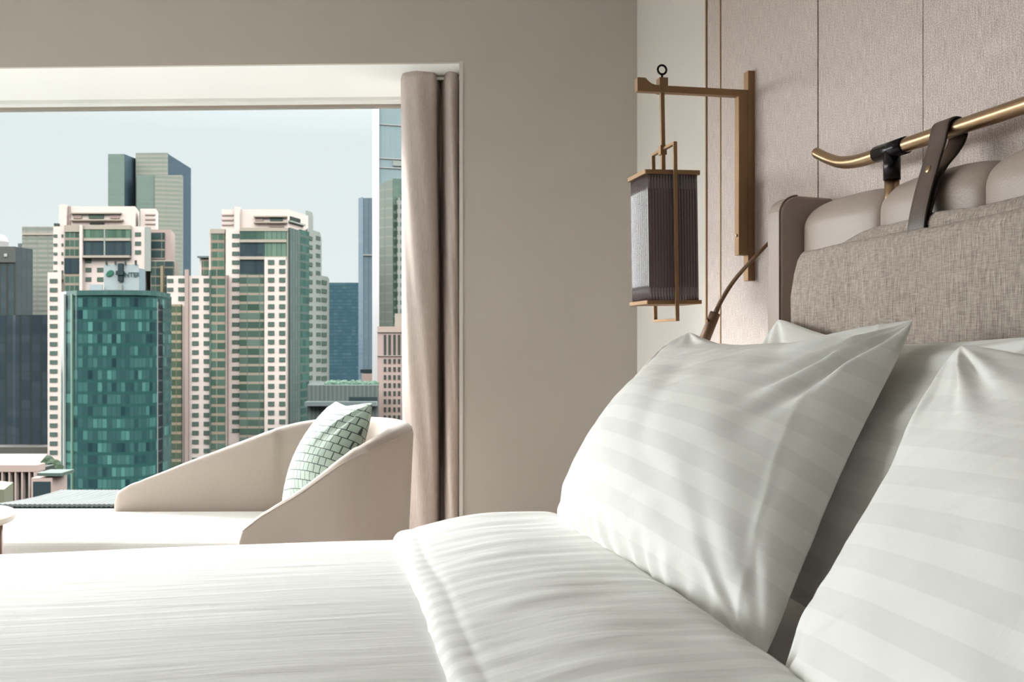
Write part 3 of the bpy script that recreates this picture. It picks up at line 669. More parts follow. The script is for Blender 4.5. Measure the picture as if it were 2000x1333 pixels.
sc_ = pillow('scatter_cushion', PX(545, 1004, 3.50), PX(652, 988, 3.16), PX(731, 784, 3.235), PX(655, 781, 3.60), .10, 41, 'mint green basket-weave scatter cushion propped in the corner of the chaise', M['basket'], None, nu=60, nv=60, pinch=.06, ptop=.12, ex=.6, wr=.3, back=.8, skew=.15, cat='cushion')
# ------------------------------------------------------------------ side table
tb = thing('side_table', 'small round cream-topped side table cut off at the left edge', 'side table', RD(-1.715, 2.88, 0))
tcn = RD(-1.715, 2.88)
lathe('table_top', [(.0001, .574), (.205, .574), (.217, .578), (.220, .584), (.220, .596), (.217, .601), (.21, .603), (.0001, .603)], (tcn.x, tcn.y, 0), M['table'], tb, 64)
for k in range(3):
    a = math.radians(8+120*k); p = RD(-1.715+.178*math.cos(a), 2.88+.178*math.sin(a)); q = RD(-1.715+.19*math.cos(a), 2.88+.19*math.sin(a))
    tube('leg', [(p.x, p.y, .575), (q.x, q.y, .0)], [.017, .011], M['wood'], tb, 16)
# ------------------------------------------------------------------ city
GZ = -58.
class Face:
    def __init__(s, pa, da, pb, db): s.pa, s.da, s.pb, s.db = pa, da, pb, db; s.A = Vector((rr(pa, da), da)); s.B = Vector((rr(pb, db), db))
    def at(s, px):
        k = (px-1000)/F_PX; D = s.B-s.A; t = (k*s.A.y-s.A.x)/(D.x-k*D.y); return s.A+D*t
def slab(root, nm, face, px0, px1, y0, y1, mat, out=.4, inn=.0, parent=None):
    a, b = face.at(px0), face.at(px1); D = (b-a).normalized(); n_ = Vector((D.y, -D.x))
    if n_.y > 0: n_ = -n_
    dm = (a.y+b.y)/2; q = [a+n_*out, b+n_*out, b-n_*inn, a-n_*inn]; q = [RD(p.x, p.y) for p in q]
    z1_ = zz(y0, dm); z0_ = zz(y1, dm) if y1 is not None else GZ
    return prism(nm, [(p.x, p.y) for p in q], z0_, z1_, mat, root if parent is None else parent)
def body(root, nm, pts, ytop, dref, mat, ybot=None):
    P = [RD(rr(a, b), b) for a, b in pts]
    return prism(nm, [(p.x, p.y) for p in P], GZ if ybot is None else zz(ybot, dref), zz(ytop, dref), mat, root)
def winset(root, specs, mat, limit=100, nm='window'):
    """specs: (face, px0, px1, ycentre, hpx); one linked mesh per size, each window its own part"""
    cache = {}; rest_v, rest_f = [], []
    for i, (face, a_, b_, yc, hp) in enumerate(specs):
        pa, pb = face.at(a_), face.at(b_); D = (pb-pa); w = D.length; Dn = D.normalized(); n_ = Vector((Dn.y, -Dn.x))
        if n_.y > 0: n_ = -n_
        dm = (pa.y+pb.y)/2; h = hp/F_PX*dm; c = (pa+pb)/2+n_*.1; cw = RD(c.x, c.y, zz(yc, dm))
        d3 = RD(Dn.x, Dn.y)-RD(0, 0); yaw = math.atan2(d3.y, d3.x)
        key = (round(w, 1), round(h, 1))
        hv = [(sx_*key[0]/2, sy_*.15, sz_*key[1]/2) for sz_ in (-1, 1) for sx_, sy_ in ((-1,-1),(1,-1),(1,1),(-1,1))]
        if i < limit:
            if key not in cache: me = bpy.data.meshes.new(nm); me.from_pydata(hv, [], BF); me.materials.append(mat); cache[key] = me
            o = bpy.data.objects.new(nm, cache[key]); C.objects.link(o); attach(o, root); o.location = cw; o.rotation_euler = (0, 0, yaw)
        else:
            R_ = Matrix.Translation(cw) @ Matrix.Rotation(yaw, 4, 'Z'); k0 = len(rest_v)
            rest_v += [R_ @ Vector(q) for q in hv]; rest_f += [tuple(k0+j for j in f_) for f_ in BF]
    if rest_v:
        o = mesh('small_windows', rest_v, rest_f, mat, root); o['kind'] = 'stuff'
def rows(y0, y1, p):
    out = []; y = y0
    while y <= y1: out.append(y); y += p
    return out
# --- pale pink apartment tower on the left (behind the teal tower)
d = 350.; t1 = thing('apartment_tower', 'pale pink stepped apartment tower rising behind the teal glass tower', 'building', RD(rr(210, d), d, GZ), 'pink apartment towers')
Fm = Face(93, d, 340, d)
body(t1, 'tower_body', [(104, d), (283, d), (296, 368), (130, 372)], 442.5, d, M['pink'])
body(t1, 'side_wing', [(93, d-2), (120, d-2), (126, 366), (99, 366)], 533, d, M['pink'])
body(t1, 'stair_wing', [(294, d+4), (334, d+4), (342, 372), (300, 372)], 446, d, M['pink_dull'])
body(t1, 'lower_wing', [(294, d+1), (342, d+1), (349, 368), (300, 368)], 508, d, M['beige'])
ph = body(t1, 'penthouse', [(118, d+3), (264, d+3), (272, 368), (128, 368)], 401, d, M['pink'], 443)
body(t1, 'roof_block', [(274, d+6), (304, d+6), (309, 366), (280, 366)], 403.5, d, M['pink'], 447)
Fp = Face(118, d+3, 264, d+3)
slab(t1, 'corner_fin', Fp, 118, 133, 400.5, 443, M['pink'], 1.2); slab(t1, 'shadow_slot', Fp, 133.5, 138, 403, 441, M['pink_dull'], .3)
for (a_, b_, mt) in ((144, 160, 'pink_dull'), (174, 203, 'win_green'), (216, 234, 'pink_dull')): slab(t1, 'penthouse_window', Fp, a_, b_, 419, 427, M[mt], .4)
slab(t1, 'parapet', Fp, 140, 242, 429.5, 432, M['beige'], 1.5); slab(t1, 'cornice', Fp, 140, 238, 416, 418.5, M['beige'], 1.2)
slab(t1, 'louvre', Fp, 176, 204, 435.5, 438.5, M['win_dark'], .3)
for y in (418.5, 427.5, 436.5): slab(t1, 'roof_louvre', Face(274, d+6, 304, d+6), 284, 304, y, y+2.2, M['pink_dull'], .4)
pz = 17.65/F_PX*d
M['bayA'] = facade('green bay glass', (.055, .10, .075), (.13, .21, .16), (.33, .27, .21), pz, zz(470, d), .27, 1.7, .1, rnd=.5)
M['darkA'] = facade('dark penthouse glass', (.035, .05, .06), (.07, .11, .11), (.30, .25, .2), 12., 5000, .0, 1.6, .07, (.06, .08, .09), rnd=.5)
M['greenA'] = facade('green penthouse glass', (.05, .10, .07), (.15, .24, .17), (.2, .2, .16), 12., 5000, .0, 1.6, .07, (.10, .13, .10), rnd=.8)
slab(t1, 'glazed_bay', Fm, 129, 160, 443, 573, M['bayA'], 1.2); slab(t1, 'bay_head', Fm, 129, 160, 441, 454, M['beige'], 1.5)
slab(t1, 'bay_glazing', Fm, 129, 160, 505, 535, M['darkA'], 1.4)
slab(t1, 'pilaster', Fm, 160.5, 165.5, 441, 575, M['pink'], 2.2)
slab(t1, 'crown_band', Fm, 166, 257, 441, 449, M['beige'], 1.4)
slab(t1, 'upper_glazing', Fm, 166, 257, 449, 466, M['greenA'], 1.2); slab(t1, 'floor_band', Fm, 166, 257, 466, 471.5, M['beige'], 1.6)
slab(t1, 'lower_glazing', Fm, 166, 257, 471.5, 500, M['darkA'], 1.2); slab(t1, 'glazing_mullion', Fm, 206.5, 209, 449, 500, M['grey_conc_shade'], 1.7)
slab(t1, 'terrace_band', Fm, 166, 257, 500, 504.5, M['beige'], 2.2); slab(t1, 'side_return', Fm, 283.5, 295, 444, 530, M['grey_conc_shade'], .4)
Fs = Face(294, d+4, 334, d+4)
slab(t1, 'stair_glazing', Fs, 296, 322, 455, 508, facade('stair glass', (.035, .06, .06), (.07, .11, .1), (.28, .24, .2), pz, zz(470, d), .18, 4, .05), .6)
Fl = Face(294, d+1, 342, d+1)
slab(t1, 'lower_stair_glazing', Fl, 296, 340, 511, 575, facade('lower stair glass', (.035, .055, .055), (.08, .12, .1), (.2, .18, .14), pz, zz(524, d), .16, 3.2, .06), .6)
slab(t1, 'yellow_pilaster', Fl, 316, 321, 520, 575, pbr('ochre render', (.27, .21, .12), .8, var=.05), 1.4)
slab(t1, 'roof_vent', Fm, 104, 112, 436, 443, M['win_dark'], -.5, 2.5)
sp_ = [(Face(93, d-2, 120, d-2), 97.5, 112.5, y, 8) for y in rows(549, 905, 17.65)]
sp_ += [(Fm, 105, 112, y, 5.5) for y in rows(461, 531, 17.5)]+[(Fm, 120.3, 123.7, y, 5.5) for y in rows(461, 550, 17.5)]
sp_ += [(Fm, 167.5, 178.5, y, 8) for y in (510, 527.5, 546)]+[(Fm, 190, 202, y, 8) for y in (527.5, 546)]
sp_ += [(Fm, 264, 275.5, y, 7.5) for y in (458, 476, 493)]
winset(t1, sp_, M['win_green'])
# --- low wing between the two pink towers
d = 346.; t2 = thing('apartment_wing', 'lower pink wing with window columns between the two pink towers', 'building', RD(rr(385, d), d, GZ), 'pink apartment towers')
body(t2, 'wing_body', [(326, 340), (442, 340), (443.5, 343.6), (328, 348)], 539, 340, M['pink'])
F2 = Face(326, 340, 442, 340)
slab(t2, 'rain_pipe', F2, 362.5, 369.5, 527, None, M['pink_dull'], 1.)
M['balc'] = facade('balcony stack', (.07, .10, .065), (.12, .16, .1), (.33, .27, .19), 17.5/F_PX*d, zz(565, d), .30, 2.6, .1, (.20, .17, .12))
slab(t2, 'balcony_stack', F2, 335, 356, 595, None, M['balc'], 1.5)
slab(t2, 'glazed_bay', F2, 415, 441, 528, None, facade('bay glass wing', (.055, .10, .075), (.15, .24, .18), (.33, .26, .20), 17.5/F_PX*d, zz(565, d), .3, 3.1, .08), 1.4)
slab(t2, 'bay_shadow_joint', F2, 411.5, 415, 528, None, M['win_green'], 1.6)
sp_ = [(F2, a_, b_, y, 8.6) for a_, b_ in ((375.5, 388), (398, 411.5), (348.5, 361.5)) for y in rows(548.5, 925, 17.5) if not (a_ < 350 and y > 600)]
sp_ += [(F2, 327, 338.5, y, 7) for y in (548.5, 566)]
winset(t2, sp_, M['win_green'])
# --- pink tower on the right
d = 344.; t3 = thing('apartment_tower', 'pink apartment tower with a broad penthouse, right of the teal glass tower', 'building', RD(rr(510, d), d, GZ), 'pink apartment towers')
Fm = Face(412, d, 562, d); Fr = Face(562, d, 640, 384)
body(t3, 'tower_body', [(441, d), (562, d), (600, 362.5), (600, 395), (452, 395)], 447, d, M['pink'])
body(t3, 'shaded_end', [(599.8, 362.4), (625, 375), (628, 400), (590, 400)], 451, 370, M['grey_conc_shade'])  # right side of the tower, its shade put into the wall colour
body(t3, 'shaded_wing', [(624, 375), (640, 384), (643, 400), (620, 400)], 539.5, 380, M['grey_conc_shade'])
body(t3, 'left_bay', [(408, d+2), (442, d+2), (448, 372), (414, 372)], 448, d, M['pink'], 545)
body(t3, 'left_step', [(390, d+4), (412, d+4), (420, 370), (398, 370)], 504, d, M['pink'], 545)
slab(t3, 'bay_glazing', Face(408, d+2, 442, d+2), 413, 440, 457, 530, facade('left bay glass', (.065, .12, .085), (.17, .27, .19), (.31, .24, .185), 17.3/F_PX*d, zz(474, d), .32, 2.2, .08), .8)
slab(t3, 'bay_head', Face(408, d+2, 442, d+2), 412, 441, 448, 457, M['beige'], 1.)
slab(t3, 'step_glazing', Face(390, d+4, 412, d+4), 395, 412, 508, 538, facade('left step glass', (.07, .115, .085), (.16, .24, .18), (.31, .24, .185), 17.3/F_PX*d, zz(526, d), .3, 2.2, .08), .8)
slab(t3, 'step_cap', Face(390, d+4, 412, d+4), 388, 414, 501, 504.5, M['roof_grey'], 1.6, 6)
ph = body(t3, 'penthouse', [(433, d+4), (562, d+4), (602, 366), (602, 380), (440, 380)], 406, d, M['pink'], 449)
body(t3, 'penthouse_end', [(597, 364), (610, 370), (612, 382), (598, 382)], 409.5, d+18, M['grey_conc_shade'], 452)
Fp = Face(433, d+4, 562, d+4); Fq = Face(562, d+4, 610, 370)
for y in (419, 428.5, 438): slab(t3, 'penthouse_louvre', Fp, 433.5, 456, y, y+2.5, M['pink_dull'], .4)
slab(t3, 'corner_fin', Fp, 460, 470, 405, 449, M['pink'], 1.4)
slab(t3, 'cornice', Fp, 497, 562, 422.5, 425, M['beige'], 1.3); slab(t3, 'parapet', Fp, 497, 562, 434, 436.5, M['beige'], 1.5)
for a_, b_, mt in ((499, 514, 'pink_dull'), (528, 552, 'win_green')): slab(t3, 'penthouse_window', Fp, a_, b_, 425, 432.5, M[mt], .4)
slab(t3, 'louvre', Fp, 526, 555, 441, 443.5, M['pink_dull'], .4)
slab(t3, 'return_window', Fq, 566, 585, 425.5, 433, M['win_dark'], .4); slab(t3, 'return_parapet', Fq, 563, 592, 435, 438, M['grey_conc_shade'], 1.)
pz = 17.3/F_PX*d
slab(t3, 'crown_band', Fm, 470, 562, 446, 452.5, M['beige'], 1.4)
slab(t3, 'upper_glazing', Fm, 470, 519, 452.5, 469, facade('upper green glass', (.045, .085, .065), (.13, .2, .15), (.2, .2, .16), 12., 5000, 0., 1.7, .07, (.09, .12, .1)), 1.2)
slab(t3, 'pale_glazing', Fm, 519, 561, 452.5, 502, facade('pale green glass', (.13, .20, .15), (.20, .29, .22), (.33, .27, .2), 30/F_PX*d, zz(502.5, d), .0, 1.7, .14, (.08, .13, .1)), 1.2)
slab(t3, 'floor_band', Fm, 470, 561, 469, 474.5, M['beige'], 1.6)
slab(t3, 'dark_glazing', Fm, 470, 519, 474.5, 502, M['darkA'], 1.2); slab(t3, 'floor_band', Fm, 470, 561, 502, 508, M['beige'], 1.7)
slab(t3, 'dark_glazing', Fm, 470, 517, 508, 536, M['darkA'], 1.2)
slab(t3, 'centre_bay', Fm, 470, 518, 536, None, facade('centre bay', (.05, .09, .065), (.15, .2, .17), (.34, .28, .22), pz, zz(560, d), .27, 24/F_PX*d, .06, (.13, .17, .14), rnd=.7, off=rr(470, d)), 1.6)
slab(t3, 'window_pier', Fm, 519.5, 560.5, 504, None, M['pink'], 2.2)
slab(t3, 'rose_pilaster', Fm, 441.5, 446.5, 538, None, M['pink_dull'], 1.)
slab(t3, 'grey_glazing', Fr, 562.5, 583, 448, None, facade('grey glass strip', (.12, .16, .14), (.17, .22, .2), (.16, .19, .17), pz, zz(560, d), .1, 2., .3, (.09, .12, .11)), .8)
slab(t3, 'dark_green_glazing', Fr, 583, 600, 451, None, facade('dark green strip', (.045, .09, .08), (.09, .2, .16), (.12, .16, .14), pz, zz(560, d), .25, 2.8, .06), .8)
Fw = Face(519, d-2.2, 562, d-2.2)
sp_ = [(Fw, a_, b_, y, 8.8) for a_, b_ in ((523.5, 536), (545.5, 557.5)) for y in rows(512.5, 850, 17.3)]
sp_ += [(Fm, 453.5, 467.5, y, 8) for y in rows(461, 845, 17.3)]
Fe = Face(599.8, 362.4, 640, 384-.5)
Fe = Face(599.8, 362.3, 640, 384)
sp_ += [(Fe, 616.5, 624.5, y, 8) for y in rows(466, 535, 17)]+[(Fe, a_, b_, y, 8) for a_, b_ in ((617, 625.5), (628, 637.5)) for y in rows(552, 810, 17)]
sp_ += [(Fe, 603, 609.5, y, 8) for y in rows(466, 810, 17)]
winset(t3, sp_, M['win_green'], 99)
# --- teal glass tower
d = 268.; t4 = thing('office_tower', 'teal glass office tower in the foreground with a sign box on its roof', 'building', RD(rr(225, d), d, GZ))
pz = 23.4/F_PX*d
M['teal'] = facade('teal curtain wall', (.016, .038, .045), (.11, .28, .24), (.028, .085, .075), pz, zz(700, d), .26, 1.25, .10, (.025, .07, .065), rnd=.6, rough=.12, pw=4., bigk=.32, bigs=.42)
pts = [(119, d+7), (128, d+2), (150, d-1.5), (180, d-3), (225, d-3.6), (262, d-3), (290, d-1), (306, d+2.5), (335, d+16), (320, 300), (140, 300)]
body(t4, 'glass_tower', pts, 575, d, M['teal'])
body(t4, 'glass_parapet', [(120, d+6.6), (129, d+1.6), (150, d-2), (180, d-3.5), (225, d-4.1), (262, d-3.5), (290, d-1.5), (306, d+2), (333, d+15), (318, 298), (141, 298)], 568.5, d, facade('parapet glass', (.05, .11, .10), (.09, .17, .15), (.06, .10, .09), 3, 0, 0., 1.6, .1), 578)
Ft = Face(306, d+2.5, 335, d+16)
slab(t4, 'lift_shaft', Ft, 308, 318.5, 596, None, facade('lift shaft', (.055, .075, .08), (.07, .09, .09), (.20, .23, .22), pz, zz(700, d), .14, 30., .0, rnd=.3), .6)
slab(t4, 'corner_rail', Ft, 307, 309, 590, None, M['grey_conc_shade'], .8)
slab(t4, 'corner_rail', Face(119, d+7, 128, d+2), 127, 128.6, 575, None, M['grey_conc_shade'], .5)
slab(t4, 'corner_rail', Face(128, d+2, 150, d-1.5), 141.5, 143.5, 575, None, pbr('pale green fin', (.14, .24, .17), .4, var=.1), .5)
sb = body(t4, 'sign_box', [(203, d+3), (271, d+3), (271, d+14), (203, d+14)], 515, d, pbr('white sign box', (.36, .40, .40), .6, var=.05, vscale=.3), 570)
Fb = Face(203, d+3, 271, d+3)
body(t4, 'sign_box_return', [(271.2, d+3.2), (284, d+9), (284, d+14), (271.2, d+14)], 522, d, pbr('blue grey cladding', (.20, .26, .28), .6, var=.05), 570)
for px in (209, 226.5, 246, 266): slab(t4, 'roof_bracket', Fb, px-1.5, px+1.5, 509, 517, M['win_dark'], .6)
slab(t4, 'sign_mast', Fb, 232.5, 242, 515, 550, M['mast'], .9); slab(t4, 'mast_box', Fb, 229.5, 243.5, 530, 538, M['mast'], 1.3)
slab(t4, 'roof_vent', Fb, 234, 240, 557, 569, M['grey_conc_shade'], .8)
slab(t4, 'lower_billboard', Face(178, d+2, 203, d+2), 176, 201, 556, 570, pbr('pale canopy', (.36, .40, .41), .6, var=.05), .5)
# leaf-shaped logo and the readable letters
cl_ = Fb.at(215); px2m = d/F_PX
lv = []
for k in range(28):
    a = 2*math.pi*k/28; x = 8.2*math.cos(a); y = 5.2*math.sin(a)*(1+.15*math.cos(a)); ca, sa = math.cos(.55), math.sin(.55)
    lv.append((x*ca-y*sa, x*sa+y*ca))
P = [RD(cl_.x+x*px2m, cl_.y-.35, zz(533, d)+y*px2m) for x, y in lv]; P2 = [RD(cl_.x+x*px2m, cl_.y-.05, zz(533, d)+y*px2m) for x, y in lv]; n = 28
mesh('leaf_logo', P+P2, [tuple(range(n)), tuple(range(2*n-1, n-1, -1))]+[(i, (i+1) % n, (i+1) % n+n, i+n) for i in range(n)], M['logo'], sb)
fc = bpy.data.curves.new('sign_letters', 'FONT'); fc.body = 'NTER'; fc.size = 1.75; fc.extrude = .06; fc.offset = .03; fc.align_x = 'LEFT'
fo_ = bpy.data.objects.new('sign_letters', fc); C.objects.link(fo_); fc.materials.append(pbr('grey green lettering', (.05, .10, .10), .6, var=.05)); 
pt_ = Fb.at(243.5); fo_.location = RD(pt_.x, pt_.y-.2, zz(539.5, d)); fo_.rotation_euler = (math.pi/2, 0, -TH)
bpy.context.view_layer.update()
me = bpy.data.meshes.new_from_object(fo_.evaluated_get(bpy.context.evaluated_depsgraph_get())); me.transform(fo_.matrix_world.copy())
bpy.data.objects.remove(fo_); fo_ = bpy.data.objects.new('sign_letters', me); C.objects.link(fo_); attach(fo_, sb)
# --- slate tower far behind
d = 640.; t5 = thing('glass_tower', 'tall grey-green tower with a slanting top, farthest behind the left pink tower', 'building', RD(rr(290, d), d, GZ))
pz = 8.6/F_PX*d
gA = facade('sage glass', (.17, .22, .19), (.22, .27, .24), (.20, .25, .21), pz, 0, .3, 5, .08, rnd=.4); gB = facade('slate glass', (.075, .115, .145), (.10, .15, .18), (.085, .125, .15), pz, 0, .25, 4, .08, rnd=.4)
gC = facade('cream cladding', (.24, .27, .225), (.28, .29, .24), (.33, .325, .27), pz, 0, .45, 9, .06, (.26, .27, .22), rnd=.3)
def slant(root, nm, pts, tops, mat):
    P = [RD(rr(a, b), b) for a, b in pts]; n = len(P); v = [(p.x, p.y, GZ) for p in P]+[(p.x, p.y, zz(y, b)) for p, y, (a, b) in zip(P, tops, pts)]
    return mesh(nm, v, [tuple(range(n)), tuple(range(2*n-1, n-1, -1))]+[(i, (i+1) % n, (i+1) % n+n, i+n) for i in range(n)], mat, root)
slant(t5, 'left_shaft', [(211, d), (243, d), (246, d+40), (214, d+40)], [301, 301, 308, 308], gA)
slant(t5, 'blue_flank', [(243.2, d), (268, d+22), (292, d+34), (292, d+60), (250, d+60)], [301, 311, 316, 320, 312], gB)
slant(t5, 'centre_shaft', [(265, d+12), (328, d+12), (332, d+60), (272, d+60)], [299, 298.5, 304, 304], gC)
slant(t5, 'right_flank', [(327, d+14), (373, d+44), (372, d+70), (330, d+70)], [300, 329, 334, 312], gB)
slant(t5, 'front_bay', [(267, d+2), (302, d+2), (303, d+20), (268, d+20)], [343, 343, 344, 344], gA)
slant(t5, 'cream_bay', [(302.2, d+1), (356, d+6), (358, d+26), (304, d+24)], [343, 342, 346, 346], gC)
# --- beige block and dark blocks at the left
d = 470.; t6 = thing('apartment_block', 'grey beige block with balconies showing between the dark and pink towers', 'building', RD(rr(75, d), d, GZ))
body(t6, 'block_body', [(43, d), (106, d), (110, d+30), (52, d+30)], 443, d, facade('balconied beige', (.19, .21, .18), (.24, .26, .22), (.30, .29, .25), 9.4/F_PX*d, zz(455, d), .5, 5.2, .14, (.24, .23, .2), rnd=.6, rough=.6))
body(t6, 'low_step', [(35, d+4), (44, d+4), (46, d+20), (38, d+20)], 474, d, M['roof_grey'])
slab(t6, 'crown_strip', Face(43, d, 106, d), 44, 105, 455, 459.5, M['beige'], .5)  # beige strip just below the block's top
d = 400.; t7 = thing('office_tower', 'charcoal office tower at the left edge', 'building', RD(rr(20, d), d, GZ))
dk = facade('charcoal ribs', (.05, .07, .075), (.09, .12, .125), (.065, .075, .07), 17/F_PX*d, 0, .12, 3.2, .30, (.055, .06, .05), rnd=.5); dk2 = facade('midnight and shaded ribs', (.030, .045, .055), (.06, .08, .09), (.035, .05, .055), 17/F_PX*d, 0, .12, 4.0, .22, (.035, .045, .045), rnd=.5)
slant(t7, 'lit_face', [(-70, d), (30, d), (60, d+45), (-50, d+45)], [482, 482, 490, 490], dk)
slant(t7, 'shaded_face', [(30.2, d+.2), (64, d+30), (62, d+48), (20, d+48)], [482.5, 487, 492, 492], dk2)  # shade on the tower's right face put into the darker rib colours
slab(t7, 'top_band', Face(-70, d, 30, d), -60, 30, 482, 513, pbr('dark stone', (.085, .085, .075), .7, var=.1), .5)
slab(t7, 'lamp_disc', Face(-70, d, 30, d), 10, 15.5, 496, 502, M['white_clad'], .9)
t7b = thing('office_block', 'low midnight-blue office block between the charcoal tower and the pink tower', 'building', RD(rr(75, 380), 380, GZ))
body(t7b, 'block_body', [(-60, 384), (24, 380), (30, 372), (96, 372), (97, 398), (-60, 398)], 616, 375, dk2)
body(t7b, 'podium', [(-60, 362), (96, 362), (96, 371), (-60, 371)], 874, 362, pbr('podium stone', (.09, .085, .07), .8, var=.2, vscale=.2))
t7c = thing('dome', 'small white dome peeping over the charcoal tower', 'dome', RD(rr(0, 520), 520, zz(600, 520)))
lathe('dome_shell', [(.001, 6.5), (2.2, 6.0), (3.8, 4.5), (4.4, 2.5), (4.2, 0), (4.2, -30)], RD(rr(-1, 520), 520, zz(482, 520)), M['white_clad'], t7c, 24)
# --- blue slab, thin blue tower, pale tower and small pink block on the right
d = 560.; t8 = thing('office_slab', 'broad slate-blue office slab right of the pink towers', 'building', RD(rr(680, d), d, GZ))
body(t8, 'slab_body', [(628, d), (722, d), (724, d+30), (636, d+30)], 552.5, d, facade('slate blue slab', (.045, .10, .125), (.09, .16, .18), (.05, .095, .12), 6.5/F_PX*d, 0, .3, 2.6, .1, (.05, .10, .12), rnd=.6))
d = 500.; t9 = thing('slim_tower', 'slim pale blue tower left of the white-cornered tower', 'building', RD(rr(712, d), d, GZ))
body(t9, 'pale_face', [(709, d), (728, d), (730, d+20), (712, d+20)], 387, d, facade('pale blue glass', (.15, .20, .23), (.19, .25, .27), (.16, .21, .24), 8.5/F_PX*d, 0, .2, 2.6, .22, (.12, .17, .2), rnd=.3))
body(t9, 'dark_face', [(700, d+4), (709.2, d), (712, d+18), (704, d+20)], 385, d, facade('ribbed blue glass', (.07, .12, .16), (.12, .17, .2), (.1, .14, .18), 8.5/F_PX*d, 0, .2, 2.2, .3, (.12, .17, .2), rnd=.3))
slab(t9, 'belt', Face(709, d, 728, d), 709, 728, 497, 500, M['grey_conc_shade'], .5)
slab(t9, 'brick_podium', Face(700, d-4, 728, d-4), 707, 727, 730, 745, M['pink_dull'], .5, 4)
slab(t9, 'dark_band', Face(700, d-4, 728, d-4), 704, 727, 722, 729, M['mast'], .4, 4)
d = 430.; t10 = thing('glass_tower', 'pale glass tower with a white corner rising out of view beside the curtain', 'building', RD(rr(760, d), d, GZ))
pg = facade('pale aqua glass', (.26, .33, .34), (.29, .36, .36), (.30, .37, .37), 12.5/F_PX*d, 0, .08, 2.8, .08, (.22, .29, .3), rnd=.3, rough=.1)
body(t10, 'glass_face', [(740, d), (800, d+4), (815, d+30), (750, d+30)], 60, d, pg)
body(t10, 'white_corner', [(727, d+3), (740.5, d-1), (745, d+20), (733, d+22)], 58, d, pbr('white enamel', (.50, .485, .47), .6, var=.02))
for y in (244, 310, 328, 393, 431, 470, 508): slab(t10, 'floor_belt', Face(740, d, 800, d+4), 741, 800, y, y+1.6, M['white_clad'], .4)
slab(t10, 'plant_louvre', Face(740, d, 800, d+4), 767, 800, 315.5, 325, M['grey_conc_shade'], .5)
d = 390.; t11 = thing('residential_tower', 'sage and stone tower standing in front of the pale glass tower', 'building', RD(rr(765, d), d, GZ))
slant(t11, 'stone_face', [(741, d+4), (767, d), (768, d+22), (744, d+22)], [361, 349, 350, 362], facade('grey stone glass', (.19, .21, .18), (.23, .25, .21), (.25, .26, .22), 18.5/F_PX*d, zz(500, d), .16, 2.4, .12, (.18, .2, .17), rnd=.4))
slant(t11, 'green_face', [(767.2, d), (800, d+4), (800, d+24), (768, d+22)], [349, 349, 350, 350], facade('sage face', (.12, .18, .15), (.19, .25, .2), (.17, .22, .18), 17/F_PX*d, 0, .2, 3., .14, (.14, .19, .16), rnd=.4))
slab(t11, 'white_bay', Face(767, d, 800, d+4), 774, 797, 388, 640, facade('white bay', (.12, .16, .13), (.2, .24, .2), (.33, .33, .29), 17/F_PX*d, 0, .5, 2.2, .4, (.33, .33, .29), rnd=.4), 1.2)
slab(t11, 'dark_slot', Face(767, d, 800, d+4), 768.5, 773, 397, 640, facade('dark slots', (.045, .07, .06), (.08, .1, .08), (.13, .17, .14), 17/F_PX*d, 0, .3, 20, 0), .5)
d = 330.; t12 = thing('pink_block', 'dusty pink office block with tall slit windows low beside the curtain', 'building', RD(rr(765, d), d, GZ))
body(t12, 'block_body', [(737, d+2), (800, d), (803, d+20), (743, d+22)], 638, d, M['pink_dull'])
body(t12, 'roof_step', [(771, d+4), (800, d+4), (800, d+18), (772, d+18)], 612, d, M['beige'], 640)
F12 = Face(737, d+2, 800, d)
slab(t12, 'cornice', F12, 737, 800, 647.5, 649.5, M['beige'], .5)
slab(t12, 'string_course', F12, 737, 800, 694.5, 696, M['beige'], .5)
winset(t12, [(F12, a_, a_+4.2, 674.5, 40) for a_ in (750, 759, 768.5, 777.5, 787)]+[(F12, a_, a_+4.2, y, 8.6) for a_ in (750, 759, 768.5, 777.5, 787) for y in rows(706, 860, 15.7)], M['win_dark'])
# --- low blocks and roofs
d = 300.; t13 = thing('podium_block', 'low ribbed grey podium with planting along its roof', 'building', RD(rr(690, d), d, GZ))
body(t13, 'podium_body', [(600, d), (738, d), (740, d+26), (608, d+26)], 753, d, facade('ribbed podium', (.10, .12, .11), (.13, .15, .14), (.12, .14, .13), 9, 0, .05, 1.3, .35, (.15, .17, .155), rnd=.3))
slab(t13, 'dark_opening', Face(600, d, 738, d), 682, 738, 776, 783, M['mast'], .3); slab(t13, 'pale_canopy', Face(600, d, 738, d), 600, 738, 784, 792, M['roof_grey'], 4.)
rg = random.Random(5)
def bush(bm_, c, r, sd_):
    ret = bmesh.ops.create_icosphere(bm_, subdivisions=3, radius=r)
    for vv in ret['verts']:
        k = 1+.35*noise.noise(vv.co*1.3/r*1.2+Vector((sd_, 0, 0)))+.2*noise.noise(vv.co*4/r+Vector((0, sd_, 0))); vv.co = vv.co*k+Vector(c)
def bushes(nm, lst, mat, parent=None):
    bm_ = bmesh.new()
    for i, (c, r) in enumerate(lst): bush(bm_, c, r, i*3.7)
    me = bpy.data.meshes.new(nm); bm_.to_mesh(me); bm_.free(); me.materials.append(mat); o = bpy.data.objects.new(nm, me); C.objects.link(o)
    if parent: attach(o, parent)
    return o
rt = bushes('roof_planting', [(RD(rr(px, d+6), d+6, zz(752.5, d+6)), 1.0+.5*rg.random()) for px in range(642, 738, 6)], pbr('roof shrubs', (.10, .17, .12), .9, var=.3, vscale=.6), t13); rt['kind'] = 'stuff'
d = 190.; t14 = thing('pavilion', 'low white-roofed building with a row of columns at the lower left', 'building', RD(rr(40, d), d, zz(990, d)))
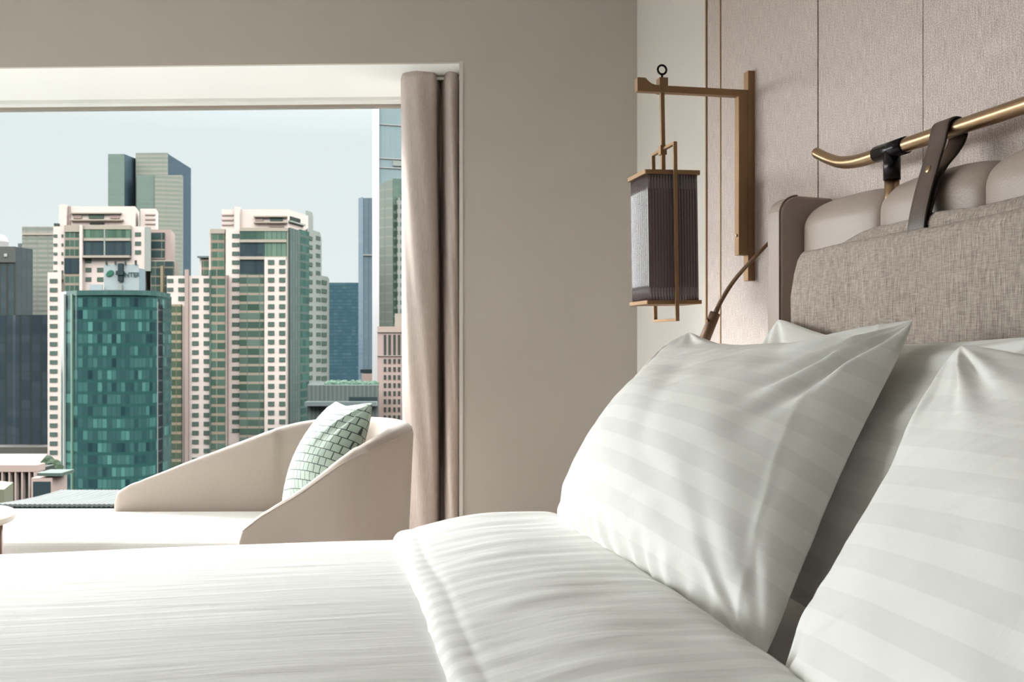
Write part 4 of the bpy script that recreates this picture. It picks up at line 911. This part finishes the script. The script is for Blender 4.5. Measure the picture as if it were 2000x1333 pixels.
prism('flat_roof', [(p.x, p.y) for p in (RD(rr(-90, d), d), RD(rr(73, d), d), RD(rr(93, d*1.1), d*1.1), RD(rr(-90, d*1.1), d*1.1))], zz(911, d), zz(909, d), pbr('cream roof', (.17, .16, .135), .7, var=.05), t14)
slab(t14, 'eaves', Face(-90, d, 75, d), -90, 74, 908.5, 922, M['pink_dull'], .3, 3)
slab(t14, 'dark_hall', Face(-90, d+4, 75, d+4), -90, 70, 918, 1010, M['win_dark'], .0, 8)
for px in (-12, 5, 19, 31, 44, 58): slab(t14, 'column', Face(-90, d, 75, d), px-1.6, px+1.6, 921, 990, M['pink_dull'], .2, .8)
slab(t14, 'end_pier', Face(-90, d, 75, d), 67, 74, 921, 990, M['pink_dull'], .3, 2)
slab(t14, 'annex_frame', Face(62, d-5, 120, d-5), 62, 103, 934, 985, M['pink_dull'], .2, 6); slab(t14, 'annex_opening', Face(62, d-5, 120, d-5), 66, 100, 941, 985, M['mast'], .3)
slab(t14, 'annex_roof', Face(62, d-5, 120, d-5), 74, 122, 924, 930, pbr('green roof', (.07, .10, .08), .8, var=.1), .4, 5)
t15 = thing('kiosk', 'small khaki block below the columned building', 'building', RD(rr(0, 160), 160, zz(1010, 160)))
body(t15, 'kiosk_body', [(-60, 158), (8, 158), (26, 166), (-40, 170)], 953, 160, pbr('khaki render', (.15, .15, .095), .8, var=.1), 1010)
tr = bushes('tree_clump', [(RD(rr(px, 217), 217, zz(y, 217)), r) for px, y, r in ((82, 912, 2.6), (92, 915, 2.4), (101, 918, 2.2), (88, 921, 2.0))], M['tree']); tag(tr, 'dark tree clump behind the columned building roof', 'trees')
# corrugated roof in front
d = 120.; 
cr_ = thing('ribbed_roof', 'long curved ribbed metal roof at the foot of the teal tower', 'roof', RD(rr(150, 130), 130, zz(1015, 130)))
nx_, nd_ = 420, 12; v = []
za, zb_ = zz(992, 118), zz(962, 168)
for j in range(nd_+1):
    t = j/nd_; dd = 118+50*t
    for i in range(nx_+1):
        px = -60+1000*i/nx_
        r_ = rr(-60, 140)+(rr(900, 140)-rr(-60, 140))*i/nx_
        v.append(RD(r_, dd, za+(zb_-za)*math.sin(t*math.pi/2)**.9*1.0+.16*abs(math.sin(r_*math.pi/.6))-.0*t))
f = [(j*(nx_+1)+i, j*(nx_+1)+i+1, (j+1)*(nx_+1)+i+1, (j+1)*(nx_+1)+i) for j in range(nd_) for i in range(nx_)]
o = mesh('roof_sheet', v, f, pbr('weathered zinc', (.055, .062, .055), .6, var=.35, vscale=.08), cr_); o.modifiers.new('t', 'SOLIDIFY').thickness = .3
rbox('roof_gutter', rr(-60, 118), rr(900, 118), 108, 117.8, zz(1040, 118), za-.1, pbr('pale gutter', (.46, .52, .50), .7, var=.05), cr_)
v = []
gp = RD(0, 0)
gr = mesh('ground', [RD(-1500, 60, GZ), RD(1500, 60, GZ), RD(1500, 3500, GZ), RD(-1500, 3500, GZ)], [(0, 1, 2, 3)], M['ground']); struct(gr, 'street level far below'); gr['kind'] = 'structure'
